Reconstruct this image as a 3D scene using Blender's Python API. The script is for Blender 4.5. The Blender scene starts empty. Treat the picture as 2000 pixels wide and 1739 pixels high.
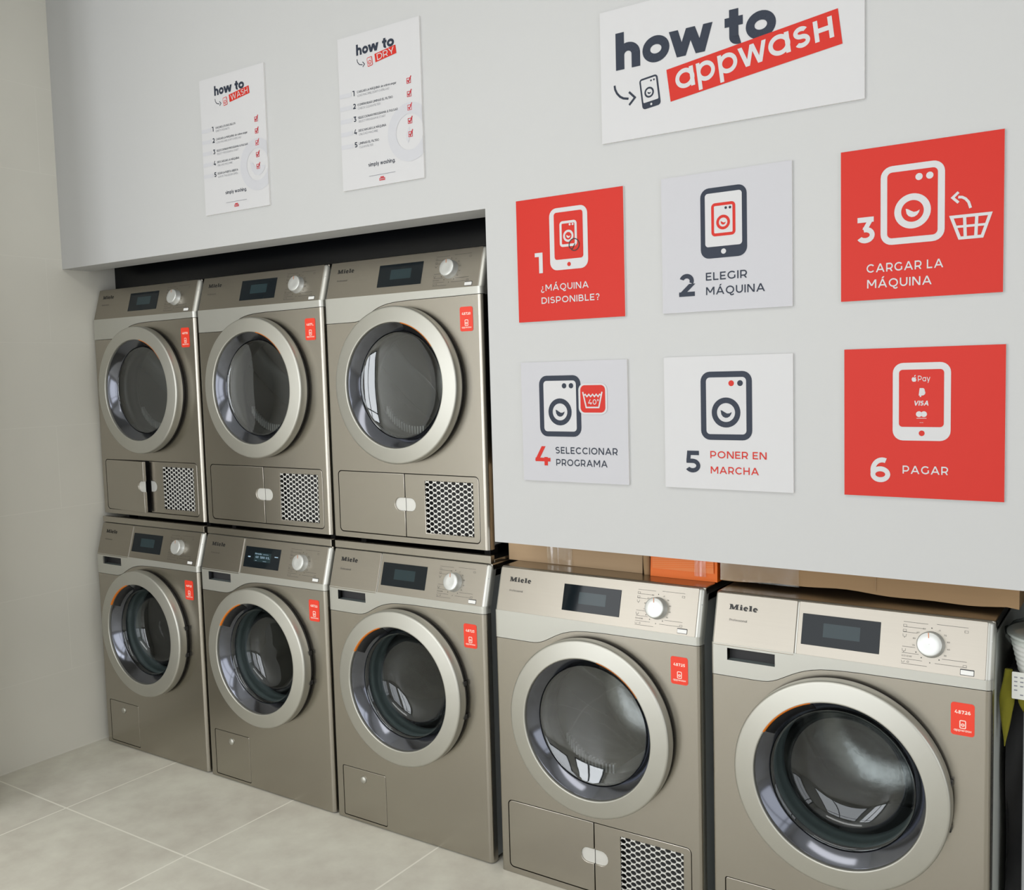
import bpy, bmesh, math, random
from math import sin, cos, pi, radians, sqrt
from mathutils import Matrix, Vector
random.seed(7)
S = bpy.context.scene
COL = S.collection

# ------------------------------------------------------------------ camera
cd = bpy.data.cameras.new('camera')
cam = bpy.data.objects.new('camera', cd)
COL.objects.link(cam)
S.camera = cam
R_ = Vector((0.82863845, 0.55910267, -0.02761375))
U_ = Vector((-0.02038642, 0.07943747, 0.99663137))
F_ = Vector((-0.55941282, 0.82528413, -0.07722304))
M = Matrix((R_, U_, -F_)).transposed().to_4x4()
M.translation = Vector((3.3502, -2.108, 1.3835))
cam.matrix_world = M
cd.sensor_fit = 'HORIZONTAL'
cd.sensor_width = 36.0
cd.lens = 36.0 * 1880.93 / 2000.0
cd.clip_start = 0.02

# ------------------------------------------------------------------ world, exposure, daylight
W = bpy.data.worlds.new('world')
S.world = W
W.use_nodes = True
W.node_tree.nodes['Background'].inputs[0].default_value = (0.75, 0.85, 1.0, 1)
W.node_tree.nodes['Background'].inputs[1].default_value = 0.3
vs = S.view_settings
vs.view_transform = 'Standard'
vs.look = 'None'
vs.exposure = 0.0
vs.gamma = 1.0
vs.use_curve_mapping = False


def area(name, loc, rot, sx, sy, power, color):
    l = bpy.data.lights.new(name, 'AREA')
    l.shape = 'RECTANGLE'
    l.size, l.size_y = sx, sy
    l.energy = power
    l.color = color
    o = bpy.data.objects.new(name, l)
    o.location = loc
    o.rotation_euler = rot
    COL.objects.link(o)
    return o


FRONT_Y = -3.3
# daylight through the glazing of the room: two windows in the wall behind the viewer, one in the right wall
ROOM_XL, ROOM_XR = -0.0355, 4.75
WIN1 = (0.06, 1.10, 0.10, 2.70)       # x range, z range, in the front wall
WIN2 = (1.35, 3.35, 0.20, 2.55)       # x range, z range, in the front wall
WIN3 = (-3.00, -0.75, 0.25, 2.45)     # y range, z range, in the right wall
DAY = (0.98, 0.99, 1.0)
area('daylight_window_1', ((WIN1[0] + WIN1[1]) / 2, FRONT_Y - 0.16, (WIN1[2] + WIN1[3]) / 2), (radians(90), 0, 0),
     WIN1[1] - WIN1[0], WIN1[3] - WIN1[2], 41, DAY)
area('daylight_window_2', ((WIN2[0] + WIN2[1]) / 2, FRONT_Y - 0.16, (WIN2[2] + WIN2[3]) / 2), (radians(90), 0, 0),
     WIN2[1] - WIN2[0], WIN2[3] - WIN2[2], 42, DAY)
area('daylight_window_3', (ROOM_XR + 0.13, (WIN3[0] + WIN3[1]) / 2, (WIN3[2] + WIN3[3]) / 2), (radians(90), 0, radians(90)),
     WIN3[1] - WIN3[0], WIN3[3] - WIN3[2], 27, DAY)
# added overhead fill to brighten the floor (its unseen panel is built below)
area('fill_ceiling_light', (2.3, -1.75, 2.915), (0, 0, 0), 2.5, 0.6, 10, (1.0, 0.985, 0.95))


# ------------------------------------------------------------------ materials
def srgb(r, g, b):
    f = lambda c: (c / 255 / 12.92) if c / 255 <= 0.04045 else ((c / 255 + 0.055) / 1.055) ** 2.4
    return (f(r), f(g), f(b), 1.0)


MATS = {}


def mat(name, color, rough=0.5, metal=0.0, spec=0.5, coat=0.0, noise=None, bump=None, emit=None):
    """noise=(scale xyz, amount) mottles the colour; bump=(scale xyz, strength)."""
    m = bpy.data.materials.new(name)
    m.use_nodes = True
    nt = m.node_tree
    b = nt.nodes['Principled BSDF']
    b.inputs['Base Color'].default_value = color
    b.inputs['Roughness'].default_value = rough
    b.inputs['Metallic'].default_value = metal
    b.inputs['Specular IOR Level'].default_value = spec
    b.inputs['Coat Weight'].default_value = coat
    if noise or bump:
        tc = nt.nodes.new('ShaderNodeTexCoord')

    def nz(scale):
        mp = nt.nodes.new('ShaderNodeMapping')
        mp.inputs['Scale'].default_value = scale
        n = nt.nodes.new('ShaderNodeTexNoise')
        n.inputs['Scale'].default_value = 1.0
        n.inputs['Detail'].default_value = 4.0
        nt.links.new(tc.outputs['Object'], mp.inputs[0])
        nt.links.new(mp.outputs[0], n.inputs['Vector'])
        return n
    if noise:
        n = nz(noise[0])
        mx = nt.nodes.new('ShaderNodeMix')
        mx.data_type = 'RGBA'
        a = noise[1]
        mx.inputs[6].default_value = tuple(c * (1 - a) for c in color[:3]) + (1,)
        mx.inputs[7].default_value = tuple(min(1, c * (1 + a)) for c in color[:3]) + (1,)
        nt.links.new(n.outputs['Fac'], mx.inputs[0])
        nt.links.new(mx.outputs[2], b.inputs['Base Color'])
    if bump:
        n = nz(bump[0])
        bp = nt.nodes.new('ShaderNodeBump')
        bp.inputs['Strength'].default_value = bump[1]
        bp.inputs['Distance'].default_value = 0.001
        nt.links.new(n.outputs['Fac'], bp.inputs['Height'])
        nt.links.new(bp.outputs[0], b.inputs['Normal'])
    if emit:
        b.inputs['Emission Color'].default_value = emit[0]
        b.inputs['Emission Strength'].default_value = emit[1]
    MATS[name] = m
    return m


mat('wall_paint', (0.53, 0.535, 0.533, 1), 0.6, noise=((1.3, 1.3, 1.3), 0.012), bump=((90, 90, 90), 0.03))
mat('room_paint', (0.74, 0.73, 0.69, 1), 0.7, noise=((1, 1, 1), 0.01))
mat('ceiling_paint', (0.8, 0.8, 0.78, 1), 0.8, noise=((1, 1, 1), 0.01))
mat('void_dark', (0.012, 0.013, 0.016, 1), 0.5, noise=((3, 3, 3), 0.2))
mat('steel', (0.41, 0.384, 0.336, 1), 0.27, 1.0, noise=((2, 2, 260), 0.03), bump=((420, 420, 3), 0.05))
mat('fascia_steel', (0.345, 0.319, 0.274, 1), 0.33, 1.0, noise=((2, 2, 260), 0.03), bump=((3, 3, 420), 0.02))
mat('silver_band', (0.55, 0.55, 0.51, 1), 0.38, 0.75, noise=((4, 4, 4), 0.01))
mat('ring_silver', (0.51, 0.505, 0.46, 1), 0.44, 0.9, noise=((4, 4, 4), 0.01))
mat('casing_grey', (0.30, 0.32, 0.33, 1), 0.42, 0.3, noise=((5, 5, 5), 0.03))
mat('casing_white', (0.62, 0.65, 0.62, 1), 0.42, 0.0, noise=((5, 5, 5), 0.03))
mat('inside_dark', (0.03, 0.03, 0.032, 1), 0.6, noise=((9, 9, 9), 0.1))
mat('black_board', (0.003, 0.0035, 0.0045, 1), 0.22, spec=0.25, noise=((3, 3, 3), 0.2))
mat('black_plastic', (0.012, 0.012, 0.013, 1), 0.35, noise=((9, 9, 9), 0.1))
mat('black_gloss', (0.135, 0.142, 0.165, 1), 0.12, 1.0, 0.5, noise=((9, 9, 9), 0.05))
mat('display_glass', (0.007, 0.011, 0.014, 1), 0.04, 0.0, 0.22, noise=((9, 9, 9), 0.05))
mat('screen', (0.018, 0.036, 0.042, 1), 0.06, 0.0, 0.3, noise=((9, 9, 9), 0.05))
mat('screen_white', (0.1, 0.12, 0.14, 1), 0.3, emit=((0.55, 0.8, 1.0, 1), 0.55))
mat('knob_silver', (0.62, 0.63, 0.61, 1), 0.36, 0.55, noise=((9, 9, 9), 0.02))
mat('white_plastic', (0.8, 0.8, 0.78, 1), 0.35, noise=((9, 9, 9), 0.02))
mat('orange_plastic', srgb(214, 118, 30), 0.3, noise=((9, 9, 9), 0.05))
mat('rubber_grey', (0.16, 0.19, 0.19, 1), 0.5, noise=((9, 9, 9), 0.05))
mat('drum_steel', (0.34, 0.34, 0.335, 1), 0.22, 1.0, noise=((40, 40, 40), 0.3), bump=((60, 60, 60), 0.4))
mat('lifter', (0.46, 0.47, 0.47, 1), 0.14, 0.6, noise=((12, 12, 12), 0.1))
mat('mesh_silver', (0.76, 0.76, 0.73, 1), 0.42, 0.35, noise=((9, 9, 9), 0.02))
mat('pull_silver', (0.74, 0.74, 0.71, 1), 0.4, 0.5, noise=((9, 9, 9), 0.02))
mat('ink_black', (0.014, 0.013, 0.012, 1), 0.45, noise=((9, 9, 9), 0.1))
mat('ink_grey', (0.085, 0.08, 0.075, 1), 0.5, noise=((9, 9, 9), 0.1))
mat('sign_navy', srgb(45, 52, 66), 0.4, spec=0.22, noise=((9, 9, 9), 0.02))
mat('sign_red', srgb(200, 46, 35), 0.42, spec=0.22, noise=((2, 2, 2), 0.02))
mat('sign_white', (0.60, 0.60, 0.61, 1), 0.4, spec=0.22, noise=((2, 2, 2), 0.01))
mat('sign_grey', (0.53, 0.53, 0.56, 1), 0.4, spec=0.22, noise=((2, 2, 2), 0.01))
mat('sign_core', (0.72, 0.71, 0.70, 1), 0.6, noise=((2, 2, 2), 0.01))
mat('print_pale', (0.56, 0.565, 0.595, 1), 0.4, spec=0.22, noise=((2, 2, 2), 0.01))
mat('print_mid', (0.25, 0.26, 0.29, 1), 0.4, spec=0.22, noise=((2, 2, 2), 0.01))
mat('print_red', srgb(190, 40, 52), 0.4, spec=0.22, noise=((2, 2, 2), 0.02))
mat('sticker_red', srgb(236, 62, 40), 0.35, noise=((9, 9, 9), 0.02))
mat('sticker_white', srgb(255, 226, 214), 0.4, noise=((9, 9, 9), 0.02))
mat('cardboard', (0.40, 0.255, 0.13, 1), 0.8, noise=((3, 3, 40), 0.10), bump=((6, 6, 120), 0.12))
mat('cardboard_pale', (0.48, 0.335, 0.20, 1), 0.8, noise=((3, 3, 40), 0.08), bump=((6, 6, 120), 0.1))
mat('box_orange', srgb(248, 118, 22), 0.5, noise=((8, 8, 8), 0.05))
mat('box_orange_print', srgb(248, 140, 70), 0.5, noise=((8, 8, 8), 0.05))
mat('tub_white', (0.74, 0.75, 0.72, 1), 0.45, noise=((8, 8, 8), 0.02))
mat('paper_tag', (0.72, 0.73, 0.68, 1), 0.7, noise=((8, 8, 8), 0.02))
mat('olive_cloth', srgb(122, 118, 22), 0.85, noise=((30, 30, 30), 0.25), bump=((200, 200, 200), 0.3))
mat('black_fabric', (0.006, 0.006, 0.007, 1), 0.7, noise=((30, 30, 30), 0.2), bump=((9, 9, 9), 0.8))
mat('cart_grey', (0.40, 0.41, 0.42, 1), 0.45, noise=((8, 8, 8), 0.03))
mat('fill_lamp_glow', (0.9, 0.9, 0.88, 1), 0.4, emit=((1.0, 0.97, 0.92, 1), 1.0))
mat('window_frame', (0.05, 0.055, 0.06, 1), 0.4, 0.3, noise=((8, 8, 8), 0.05))


def thin_glass(name, tint, gloss, fac_lo=0.06, fac_hi=0.55):
    m = bpy.data.materials.new(name)
    m.use_nodes = True
    nt = m.node_tree
    for n in list(nt.nodes):
        nt.nodes.remove(n)
    out = nt.nodes.new('ShaderNodeOutputMaterial')
    mx = nt.nodes.new('ShaderNodeMixShader')
    tr = nt.nodes.new('ShaderNodeBsdfTransparent')
    gl = nt.nodes.new('ShaderNodeBsdfGlossy')
    lw = nt.nodes.new('ShaderNodeLayerWeight')
    mr = nt.nodes.new('ShaderNodeMapRange')
    tr.inputs[0].default_value = tint
    gl.inputs['Roughness'].default_value = gloss
    gl.inputs['Color'].default_value = (0.9, 0.93, 0.95, 1)
    lw.inputs['Blend'].default_value = 0.35
    mr.inputs['To Min'].default_value = fac_lo
    mr.inputs['To Max'].default_value = fac_hi
    nt.links.new(lw.outputs['Fresnel'], mr.inputs['Value'])
    nt.links.new(mr.outputs[0], mx.inputs[0])
    nt.links.new(tr.outputs[0], mx.inputs[1])
    nt.links.new(gl.outputs[0], mx.inputs[2])
    nt.links.new(mx.outputs[0], out.inputs[0])
    MATS[name] = m


thin_glass('door_glass', (0.62, 0.66, 0.66, 1), 0.03, 0.06, 0.30)
thin_glass('dryer_glass', (0.70, 0.73, 0.73, 1), 0.03, 0.12, 0.45)
thin_glass('clear_film', (0.9, 0.93, 0.92, 1), 0.08, 0.08, 0.6)
thin_glass('tape_film', (0.96, 0.94, 0.9, 1), 0.12, 0.12, 0.6)


def tile_material(name, ax, size, off, grout, base, gcol, rough, mott, stagger=0.0, bumpy=0.0):
    """ax: which object axes carry the grid; grout half-width in metres."""
    m = bpy.data.materials.new(name)
    m.use_nodes = True
    nt = m.node_tree
    b = nt.nodes['Principled BSDF']
    b.inputs['Roughness'].default_value = rough
    tc = nt.nodes.new('ShaderNodeTexCoord')
    sp = nt.nodes.new('ShaderNodeSeparateXYZ')
    nt.links.new(tc.outputs['Object'], sp.inputs[0])

    def mth(op, a, c=None):
        n = nt.nodes.new('ShaderNodeMath')
        n.operation = op
        for i, v in enumerate((a, c)):
            if v is None:
                continue
            if isinstance(v, (int, float)):
                n.inputs[i].default_value = v
            else:
                nt.links.new(v, n.inputs[i])
        return n.outputs[0]
    v = mth('DIVIDE', mth('SUBTRACT', sp.outputs[ax[1]], off[1]), size[1])
    u = mth('DIVIDE', mth('SUBTRACT', sp.outputs[ax[0]], off[0]), size[0])
    if stagger:
        u = mth('ADD', u, mth('MULTIPLY', mth('MODULO', mth('FLOOR', mth('ADD', v, 100.0)), 2.0), stagger))

    def line(t, s):
        fr = mth('FRACT', mth('ADD', t, 100.5))
        return mth('LESS_THAN', mth('ABSOLUTE', mth('SUBTRACT', fr, 0.5)), grout / s)
    g = mth('MAXIMUM', line(u, size[0]), line(v, size[1]))
    ramp = []
    cols = []
    for sc, det in mott['layers']:
        n = nt.nodes.new('ShaderNodeTexNoise')
        n.inputs['Scale'].default_value = sc
        n.inputs['Detail'].default_value = det
        n.inputs['Roughness'].default_value = 0.6
        nt.links.new(tc.outputs['Object'], n.inputs['Vector'])
        cols.append(n.outputs['Fac'])
    f = cols[0]
    if len(cols) > 1:
        f = mth('ADD', mth('MULTIPLY', cols[0], 0.6), mth('MULTIPLY', cols[1], 0.4))
    cr = nt.nodes.new('ShaderNodeValToRGB')
    a = mott['amount']
    cr.color_ramp.elements[0].position = 0.35
    cr.color_ramp.elements[1].position = 0.65
    c0 = [c * (1 - a) for c in base[:3]]
    c1 = [min(1, c * (1 + a)) for c in base[:3]]
    c0[0] *= mott.get('warm', 1.0)
    cr.color_ramp.elements[0].color = (*c0, 1)
    cr.color_ramp.elements[1].color = (*c1, 1)
    nt.links.new(f, cr.inputs[0])
    mx = nt.nodes.new('ShaderNodeMix')
    mx.data_type = 'RGBA'
    nt.links.new(g, mx.inputs[0])
    nt.links.new(cr.outputs[0], mx.inputs[6])
    mx.inputs[7].default_value = gcol
    nt.links.new(mx.outputs[2], b.inputs['Base Color'])
    MATS[name] = m


tile_material('floor_tiles', (0, 1), (0.605, 0.605), (0.411, -0.422), 0.0029, (0.63, 0.62, 0.54, 1), (0.86, 0.84, 0.75, 1), 0.42,
              dict(layers=((2.4, 6), (11, 5)), amount=0.17, warm=1.05))
tile_material('wall_tiles', (1, 2), (0.60, 0.3055), (-0.108, 0.309), 0.0011, (0.69, 0.675, 0.61, 1), (0.735, 0.72, 0.655, 1), 0.45,
              dict(layers=((1.4, 3),), amount=0.025), stagger=0.5)


# ------------------------------------------------------------------ mesh helpers
def V(u, v, w=0.0):                 # vertical front plane: u right, v up, w towards the viewer
    return (u, -w, v)


SL_Z, SL_Y, SL_H = 0.728, 0.035, 0.122      # slanted console: hinge height, set-back, height
SL_L = sqrt(SL_H ** 2 + SL_Y ** 2)
SC, SS = SL_H / SL_L, SL_Y / SL_L


def SLANT(u, z, w=0.0):             # same, on the slanted console face; z is the true height
    v = (z - SL_Z) * SL_L / SL_H
    return (u, v * SS - w * SC, SL_Z + v * SC + w * SS)


class MB:
    def __init__(s):
        s.v, s.f, s.m, s.sm, s.mats = [], [], [], [], []

    def mi(s, name):
        if name not in s.mats:
            s.mats.append(name)
        return s.mats.index(name)

    def face(s, pts, m, smooth=False):
        n = len(s.v)
        s.v += [tuple(p) for p in pts]
        s.f.append(tuple(range(n, n + len(pts))))
        s.m.append(s.mi(m))
        s.sm.append(smooth)

    def grid(s, rows, m, closed=False, smooth=True):
        """rows of equal length -> quads (shared vertices)."""
        n0 = len(s.v)
        k = len(rows[0])
        for r in rows:
            s.v += [tuple(p) for p in r]
        i = s.mi(m)
        for a in range(len(rows) - 1):
            for c in range(k if closed else k - 1):
                d = (c + 1) % k
                s.f.append((n0 + a * k + c, n0 + a * k + d, n0 + (a + 1) * k + d, n0 + (a + 1) * k + c))
                s.m.append(i)
                s.sm.append(smooth)

    def box(s, x0, x1, y0, y1, z0, z1, m):
        p = [(x, y, z) for z in (z0, z1) for y in (y0, y1) for x in (x0, x1)]
        n = len(s.v)
        s.v += p
        i = s.mi(m)
        for q in ((0, 2, 3, 1), (4, 5, 7, 6), (0, 1, 5, 4), (2, 6, 7, 3), (0, 4, 6, 2), (1, 3, 7, 5)):
            s.f.append(tuple(n + a for a in q))
            s.m.append(i)
            s.sm.append(False)

    def lathe(s, cx, cz, prof, m, a0=0, a1=360, n=96, smooth=True):
        """prof: (radius, y) pairs about the axis through (cx, cz) along y."""
        full = abs(a1 - a0) >= 359.9
        k = n if full else max(2, int(n * (a1 - a0) / 360)) + 1
        rows = []
        for r, y in prof:
            rows.append([(cx + r * cos(radians(a0 + (a1 - a0) * i / (k if full else k - 1))), y,
                          cz + r * sin(radians(a0 + (a1 - a0) * i / (k if full else k - 1)))) for i in range(k)])
        s.grid(rows, m, closed=full, smooth=smooth)

    def disc(s, P, cu, cv, r, w, m, n=28, ry=None):
        s.face([P(cu + r * cos(2 * pi * i / n), cv + (ry or r) * sin(2 * pi * i / n), w) for i in range(n)], m)

    def addmesh(s, me, m, P):
        n = len(s.v)
        i = s.mi(m)
        s.v += [tuple(P(v.co.x, v.co.y, v.co.z)) for v in me.vertices]
        for p in me.polygons:
            s.f.append(tuple(n + a for a in p.vertices))
            s.m.append(i)
            s.sm.append(False)

    def build(s, name, parent=None, bevel=None, auto=None):
        me = bpy.data.meshes.new(name)
        me.from_pydata(s.v, [], s.f)
        for n in s.mats:
            me.materials.append(MATS[n])
        for p, i, sm in zip(me.polygons, s.m, s.sm):
            p.material_index = i
            p.use_smooth = sm
        me.update()
        o = bpy.data.objects.new(name, me)
        COL.objects.link(o)
        if parent:
            o.parent = parent
        if bevel:
            b = o.modifiers.new('bevel', 'BEVEL')
            b.width = bevel
            b.segments = 3
            b.limit_method = 'ANGLE'
        return o


def plate_mesh(outer, holes, depth, bevel=0.0, res=2):
    """flat plate with holes and rounded edges, front face at w=0, in (u, v, w)."""
    cu = bpy.data.curves.new('tmp', 'CURVE')
    cu.dimensions = '2D'
    cu.fill_mode = 'BOTH'
    cu.extrude = max(depth / 2 - bevel, 0.00005)
    cu.bevel_depth = bevel
    cu.bevel_resolution = res
    cu.offset = -bevel
    for lp in [outer] + holes:
        sp = cu.splines.new('POLY')
        sp.points.add(len(lp) - 1)
        for p, q in zip(sp.points, lp):
            p.co = (q[0], q[1], -depth / 2, 1)
        sp.use_cyclic_u = True
    ob = bpy.data.objects.new('tmp', cu)
    COL.objects.link(ob)
    dg = bpy.context.evaluated_depsgraph_get()
    me = bpy.data.meshes.new_from_object(ob.evaluated_get(dg))
    bpy.data.objects.remove(ob)
    bpy.data.curves.remove(cu)
    return me


def rrect(x0, y0, x1, y1, r, n=6):
    pts = []
    for cx, cy, a in ((x1 - r, y1 - r, 0), (x0 + r, y1 - r, 90), (x0 + r, y0 + r, 180), (x1 - r, y0 + r, 270)):
        for i in range(n + 1):
            t = radians(a + 90 * i / n)
            pts.append((cx + r * cos(t), cy + r * sin(t)))
    return pts


def circ(cx, cy, r, n=72, ry=None):
    return [(cx + r * cos(2 * pi * i / n), cy + (ry or r) * sin(2 * pi * i / n)) for i in range(n)]


def empty(name, loc, label, cat, group=None):
    o = bpy.data.objects.new(name, None)
    o.empty_display_size = 0.05
    o.location = loc
    COL.objects.link(o)
    tag(o, label, cat, group)
    return o


def tag(o, label, cat, group=None):
    o['label'] = label
    o['category'] = cat
    if group:
        o['group'] = group


def struct(o):
    o['kind'] = 'structure'
    return o


def copy_tree(o, parent=None):
    c = o.copy()
    COL.objects.link(c)
    c.parent = parent
    for ch in list(o.children):
        copy_tree(ch, c)
    return c


def child(o, name):
    for ch in o.children:
        if ch.name.split('.')[0] == name:
            return ch


# ------------------------------------------------------------------ stroke lettering (geometric sans)
def s_rect(x0, y0, x1, y1):
    return [[(x0, y0), (x1, y0), (x1, y1), (x0, y1)]]


def s_diag(x0, y0, x1, y1, w):
    d = sqrt((x1 - x0) ** 2 + (y1 - y0) ** 2)
    hw = w / 2 * d / abs(y1 - y0)
    return [[(x0 - hw, y0), (x0 + hw, y0), (x1 + hw, y1), (x1 - hw, y1)]]


def s_arc(cx, cy, rx, ry, a0, a1, w, n=None):
    n = n or max(3, int(abs(a1 - a0) / 12))
    h = w / 2
    out = []
    for i in range(n):
        a, b = radians(a0 + (a1 - a0) * i / n), radians(a0 + (a1 - a0) * (i + 1) / n)
        out.append([(cx + (rx - h) * cos(a), cy + (ry - h) * sin(a)), (cx + (rx + h) * cos(a), cy + (ry + h) * sin(a)),
                    (cx + (rx + h) * cos(b), cy + (ry + h) * sin(b)), (cx + (rx - h) * cos(b), cy + (ry - h) * sin(b))])
    return out


def s_path(pts, w, closed=False):
    h = w / 2
    n = len(pts)
    L, Rr = [], []
    for i in range(n):
        p = Vector(pts[i])
        a = Vector(pts[i - 1]) if (i > 0 or closed) else None
        b = Vector(pts[(i + 1) % n]) if (i < n - 1 or closed) else None
        d1 = (p - a).normalized() if a is not None else (b - p).normalized()
        d2 = (b - p).normalized() if b is not None else d1
        t = (d1 + d2)
        t = t.normalized() if t.length > 1e-6 else d1
        nn = Vector((-t.y, t.x))
        k = h / max(0.35, nn.dot(Vector((-d1.y, d1.x))))
        L.append(tuple(p + nn * k))
        Rr.append(tuple(p - nn * k))
    out = []
    for i in range(n if closed else n - 1):
        j = (i + 1) % n
        out.append([L[i], L[j], Rr[j], Rr[i]])
    return out


def s_disc(cx, cy, r, n=18):
    return [[(cx + r * cos(2 * pi * i / n), cy + r * sin(2 * pi * i / n)) for i in range(n)]]


def s_S(W, H, w):
    h = w / 2
    m = H * 0.52
    rt, rb = (H - h - m) / 2, (m - h) / 2
    rx = W / 2 - h
    return (s_arc(W / 2, m + rt, rx * 0.93, rt, 35, 270, w) + s_arc(W / 2, m - rb, rx, rb, 90, -145, w))


def glyph(c, w):
    """-> (advance width without side bearing, quads); cap height 1."""
    h = w / 2
    X = 0.745
    if c == ' ':
        return 0.24, []
    if c in 'AÁ':
        q = s_diag(w * .55, 0, .55, 1, w) + s_diag(1.1 - w * .55, 0, .55, 1, w) + s_rect(.26, .23, .84, .23 + w * .95)
        if c == 'Á':
            q += s_diag(.52, 1.08, .68, 1.30, w)
        return 1.1, q
    if c == 'Í':
        return w, s_rect(0, 0, w, 1) + s_diag(h, 1.08, h + .15, 1.3, w)
    if c == 'B':
        m = .52
        return .84, (s_rect(0, 0, w, 1) + s_rect(h, 1 - w, .46, 1) + s_rect(h, m - h, .5, m + h) + s_rect(h, 0, .5, w)
                     + s_arc(.46, (1 - h + m) / 2, .30 - h, (1 - h - m) / 2, -90, 90, w) + s_arc(.5, (m + h) / 2, .34 - h, (m - h) / 2, -90, 90, w))
    if c == 'C':
        return .98, s_arc(.54, .5, .54 - h, .5 - h, 42, 318, w)
    if c == 'D':
        return .96, (s_rect(0, 0, w, 1) + s_rect(h, 1 - w, .46, 1) + s_rect(h, 0, .46, w) + s_arc(.46, .5, .5 - h, .5 - h, -90, 90, w))
    if c == 'E':
        return .72, s_rect(0, 0, w, 1) + s_rect(h, 0, .72, w) + s_rect(h, .5 - h, .64, .5 + h) + s_rect(h, 1 - w, .70, 1)
    if c == 'F':
        return .68, s_rect(0, 0, w, 1) + s_rect(h, .46 - h, .62, .46 + h) + s_rect(h, 1 - w, .68, 1)
    if c == 'G':
        return 1.0, s_arc(.54, .5, .54 - h, .5 - h, 42, 322, w) + s_rect(.98 - w, .13, .98, .5)
    if c == 'H':
        return .9, s_rect(0, 0, w, 1) + s_rect(.9 - w, 0, .9, 1) + s_rect(h, .5 - h, .9 - h, .5 + h)
    if c == 'I':
        return w, s_rect(0, 0, w, 1)
    if c == 'J':
        return .55, s_rect(.55 - w, .3, .55, 1) + s_arc(.26, .3, .29 - h, .3 - h, 360, 200, w) + s_rect(.15, 1 - w, .5, 1)
    if c == 'K':
        return .85, s_rect(0, 0, w, 1) + s_diag(h, .35, .75, 1, w) + s_diag(.78, 0, .35, .58, w)
    if c == 'L':
        return .66, s_rect(0, 0, w, 1) + s_rect(h, 0, .66, w)
    if c == 'M':
        return 1.12, (s_rect(0, 0, w, 1) + s_rect(1.12 - w, 0, 1.12, 1) + s_diag(.56, .28, w * .6, 1, w) + s_diag(.56, .28, 1.12 - w * .6, 1, w))
    if c == 'N':
        return .94, s_rect(0, 0, w, 1) + s_rect(.94 - w, 0, .94, 1) + s_diag(.94 - w * .65, 0, w * .65, 1, w * 1.05)
    if c == 'O':
        return 1.1, s_arc(.55, .5, .55 - h, .5 - h, 0, 360, w)
    if c in 'PR':
        q = (s_rect(0, 0, w, 1) + s_rect(h, 1 - w, .44, 1) + s_rect(h, .34 - h, .44, .34 + h)
             + s_arc(.44, (1 - h + .34) / 2, .39 - h, (1 - h - .34) / 2, -90, 90, w))
        if c == 'R':
            q += s_diag(.82 - w * .6, 0, .50, .34, w)
        return .83, q
    if c == 'Q':
        return 1.12, s_arc(.55, .5, .55 - h, .5 - h, 0, 360, w) + s_path([(.56, .03), (.64, -.12), (.78, -.17), (.92, -.14), (1.03, -.04)], w * .95)
    if c == 'S':
        return .8, s_S(.8, 1, w)
    if c == 'T':
        return .8, s_rect(.4 - h, 0, .4 + h, 1) + s_rect(0, 1 - w, .8, 1)
    if c == 'U':
        return .9, s_rect(0, .42, w, 1) + s_rect(.9 - w, .42, .9, 1) + s_arc(.45, .42, .45 - h, .42 - h, 180, 360, w)
    if c == 'V':
        return 1.06, s_diag(.53, 0, w * .55, 1, w) + s_diag(.53, 0, 1.06 - w * .55, 1, w)
    if c == 'W':
        return 1.6, (s_diag(.43, 0, w * .55, 1, w) + s_diag(.43, 0, .8, 1, w) + s_diag(1.17, 0, .8, 1, w) + s_diag(1.17, 0, 1.6 - w * .55, 1, w))
    if c == 'Y':
        return .98, s_rect(.49 - h, 0, .49 + h, .42) + s_diag(.49, .36, w * .55, 1, w) + s_diag(.49, .36, .98 - w * .55, 1, w)
    if c == 'Z':
        return .84, s_rect(0, 0, .84, w) + s_rect(0, 1 - w, .84, 1) + s_diag(w * .7, h, .84 - w * .7, 1 - h, w)
    if c == '?':
        return .62, s_arc(.31, .70, .31 - h, .30 - h, 165, -55, w) + s_rect(.33 - h, .27, .33 + h, .46) + s_disc(.33, .08, w * .62)
    if c == '¿':
        return .62, ([[(.62 - x, .74 - y) for x, y in p] for p in glyph('?', w)[1]])
    if c == '.':
        return w, s_disc(h, w * .55, w * .6)
    if c == ',':
        return w, s_diag(0, -.15, h, w, w * .8)
    if c == "'":
        return w, s_rect(0, .7, w, 1)
    if c == '-':
        return .4, s_rect(0, .36, .4, .36 + w)
    if c == '&':
        return .85, s_arc(.38, .76, .2, .24 - h, 0, 360, w) + s_arc(.36, .28, .36 - h, .28 - h, 90, 370, w) + s_diag(.8, 0, .25, .62, w)
    if c == '°':
        return .4, s_arc(.2, .84, .14, .14, 0, 360, w * .7)
    if c == '0':
        return .84, s_arc(.42, .5, .42 - h, .5 - h, 0, 360, w)
    if c == '1':
        return .46, s_rect(.46 - w, 0, .46, 1) + s_rect(0, 1 - w * .88, .46 - h, 1)
    if c == '2':
        return .76, s_arc(.37, .68, .35 - h, .32 - h, 160, -28, w) + s_diag(w * .62, w * .5, .66 - w * .1, .55, w) + s_rect(0, 0, .76, w)
    if c == '3':
        return .78, (s_rect(.06, 1 - w, .72, 1) + s_diag(.37, .53, .66 - h * .6, 1 - h, w * .95)
                     + s_arc(.38, .31, .38 - h, .31 - h, 105, -148, w))
    if c == '4':
        return .9, s_diag(w * .55, .26, .52, 1, w) + s_rect(.03, .21, .9, .21 + w * .95) + s_rect(.55, 0, .55 + w, .44)
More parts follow.
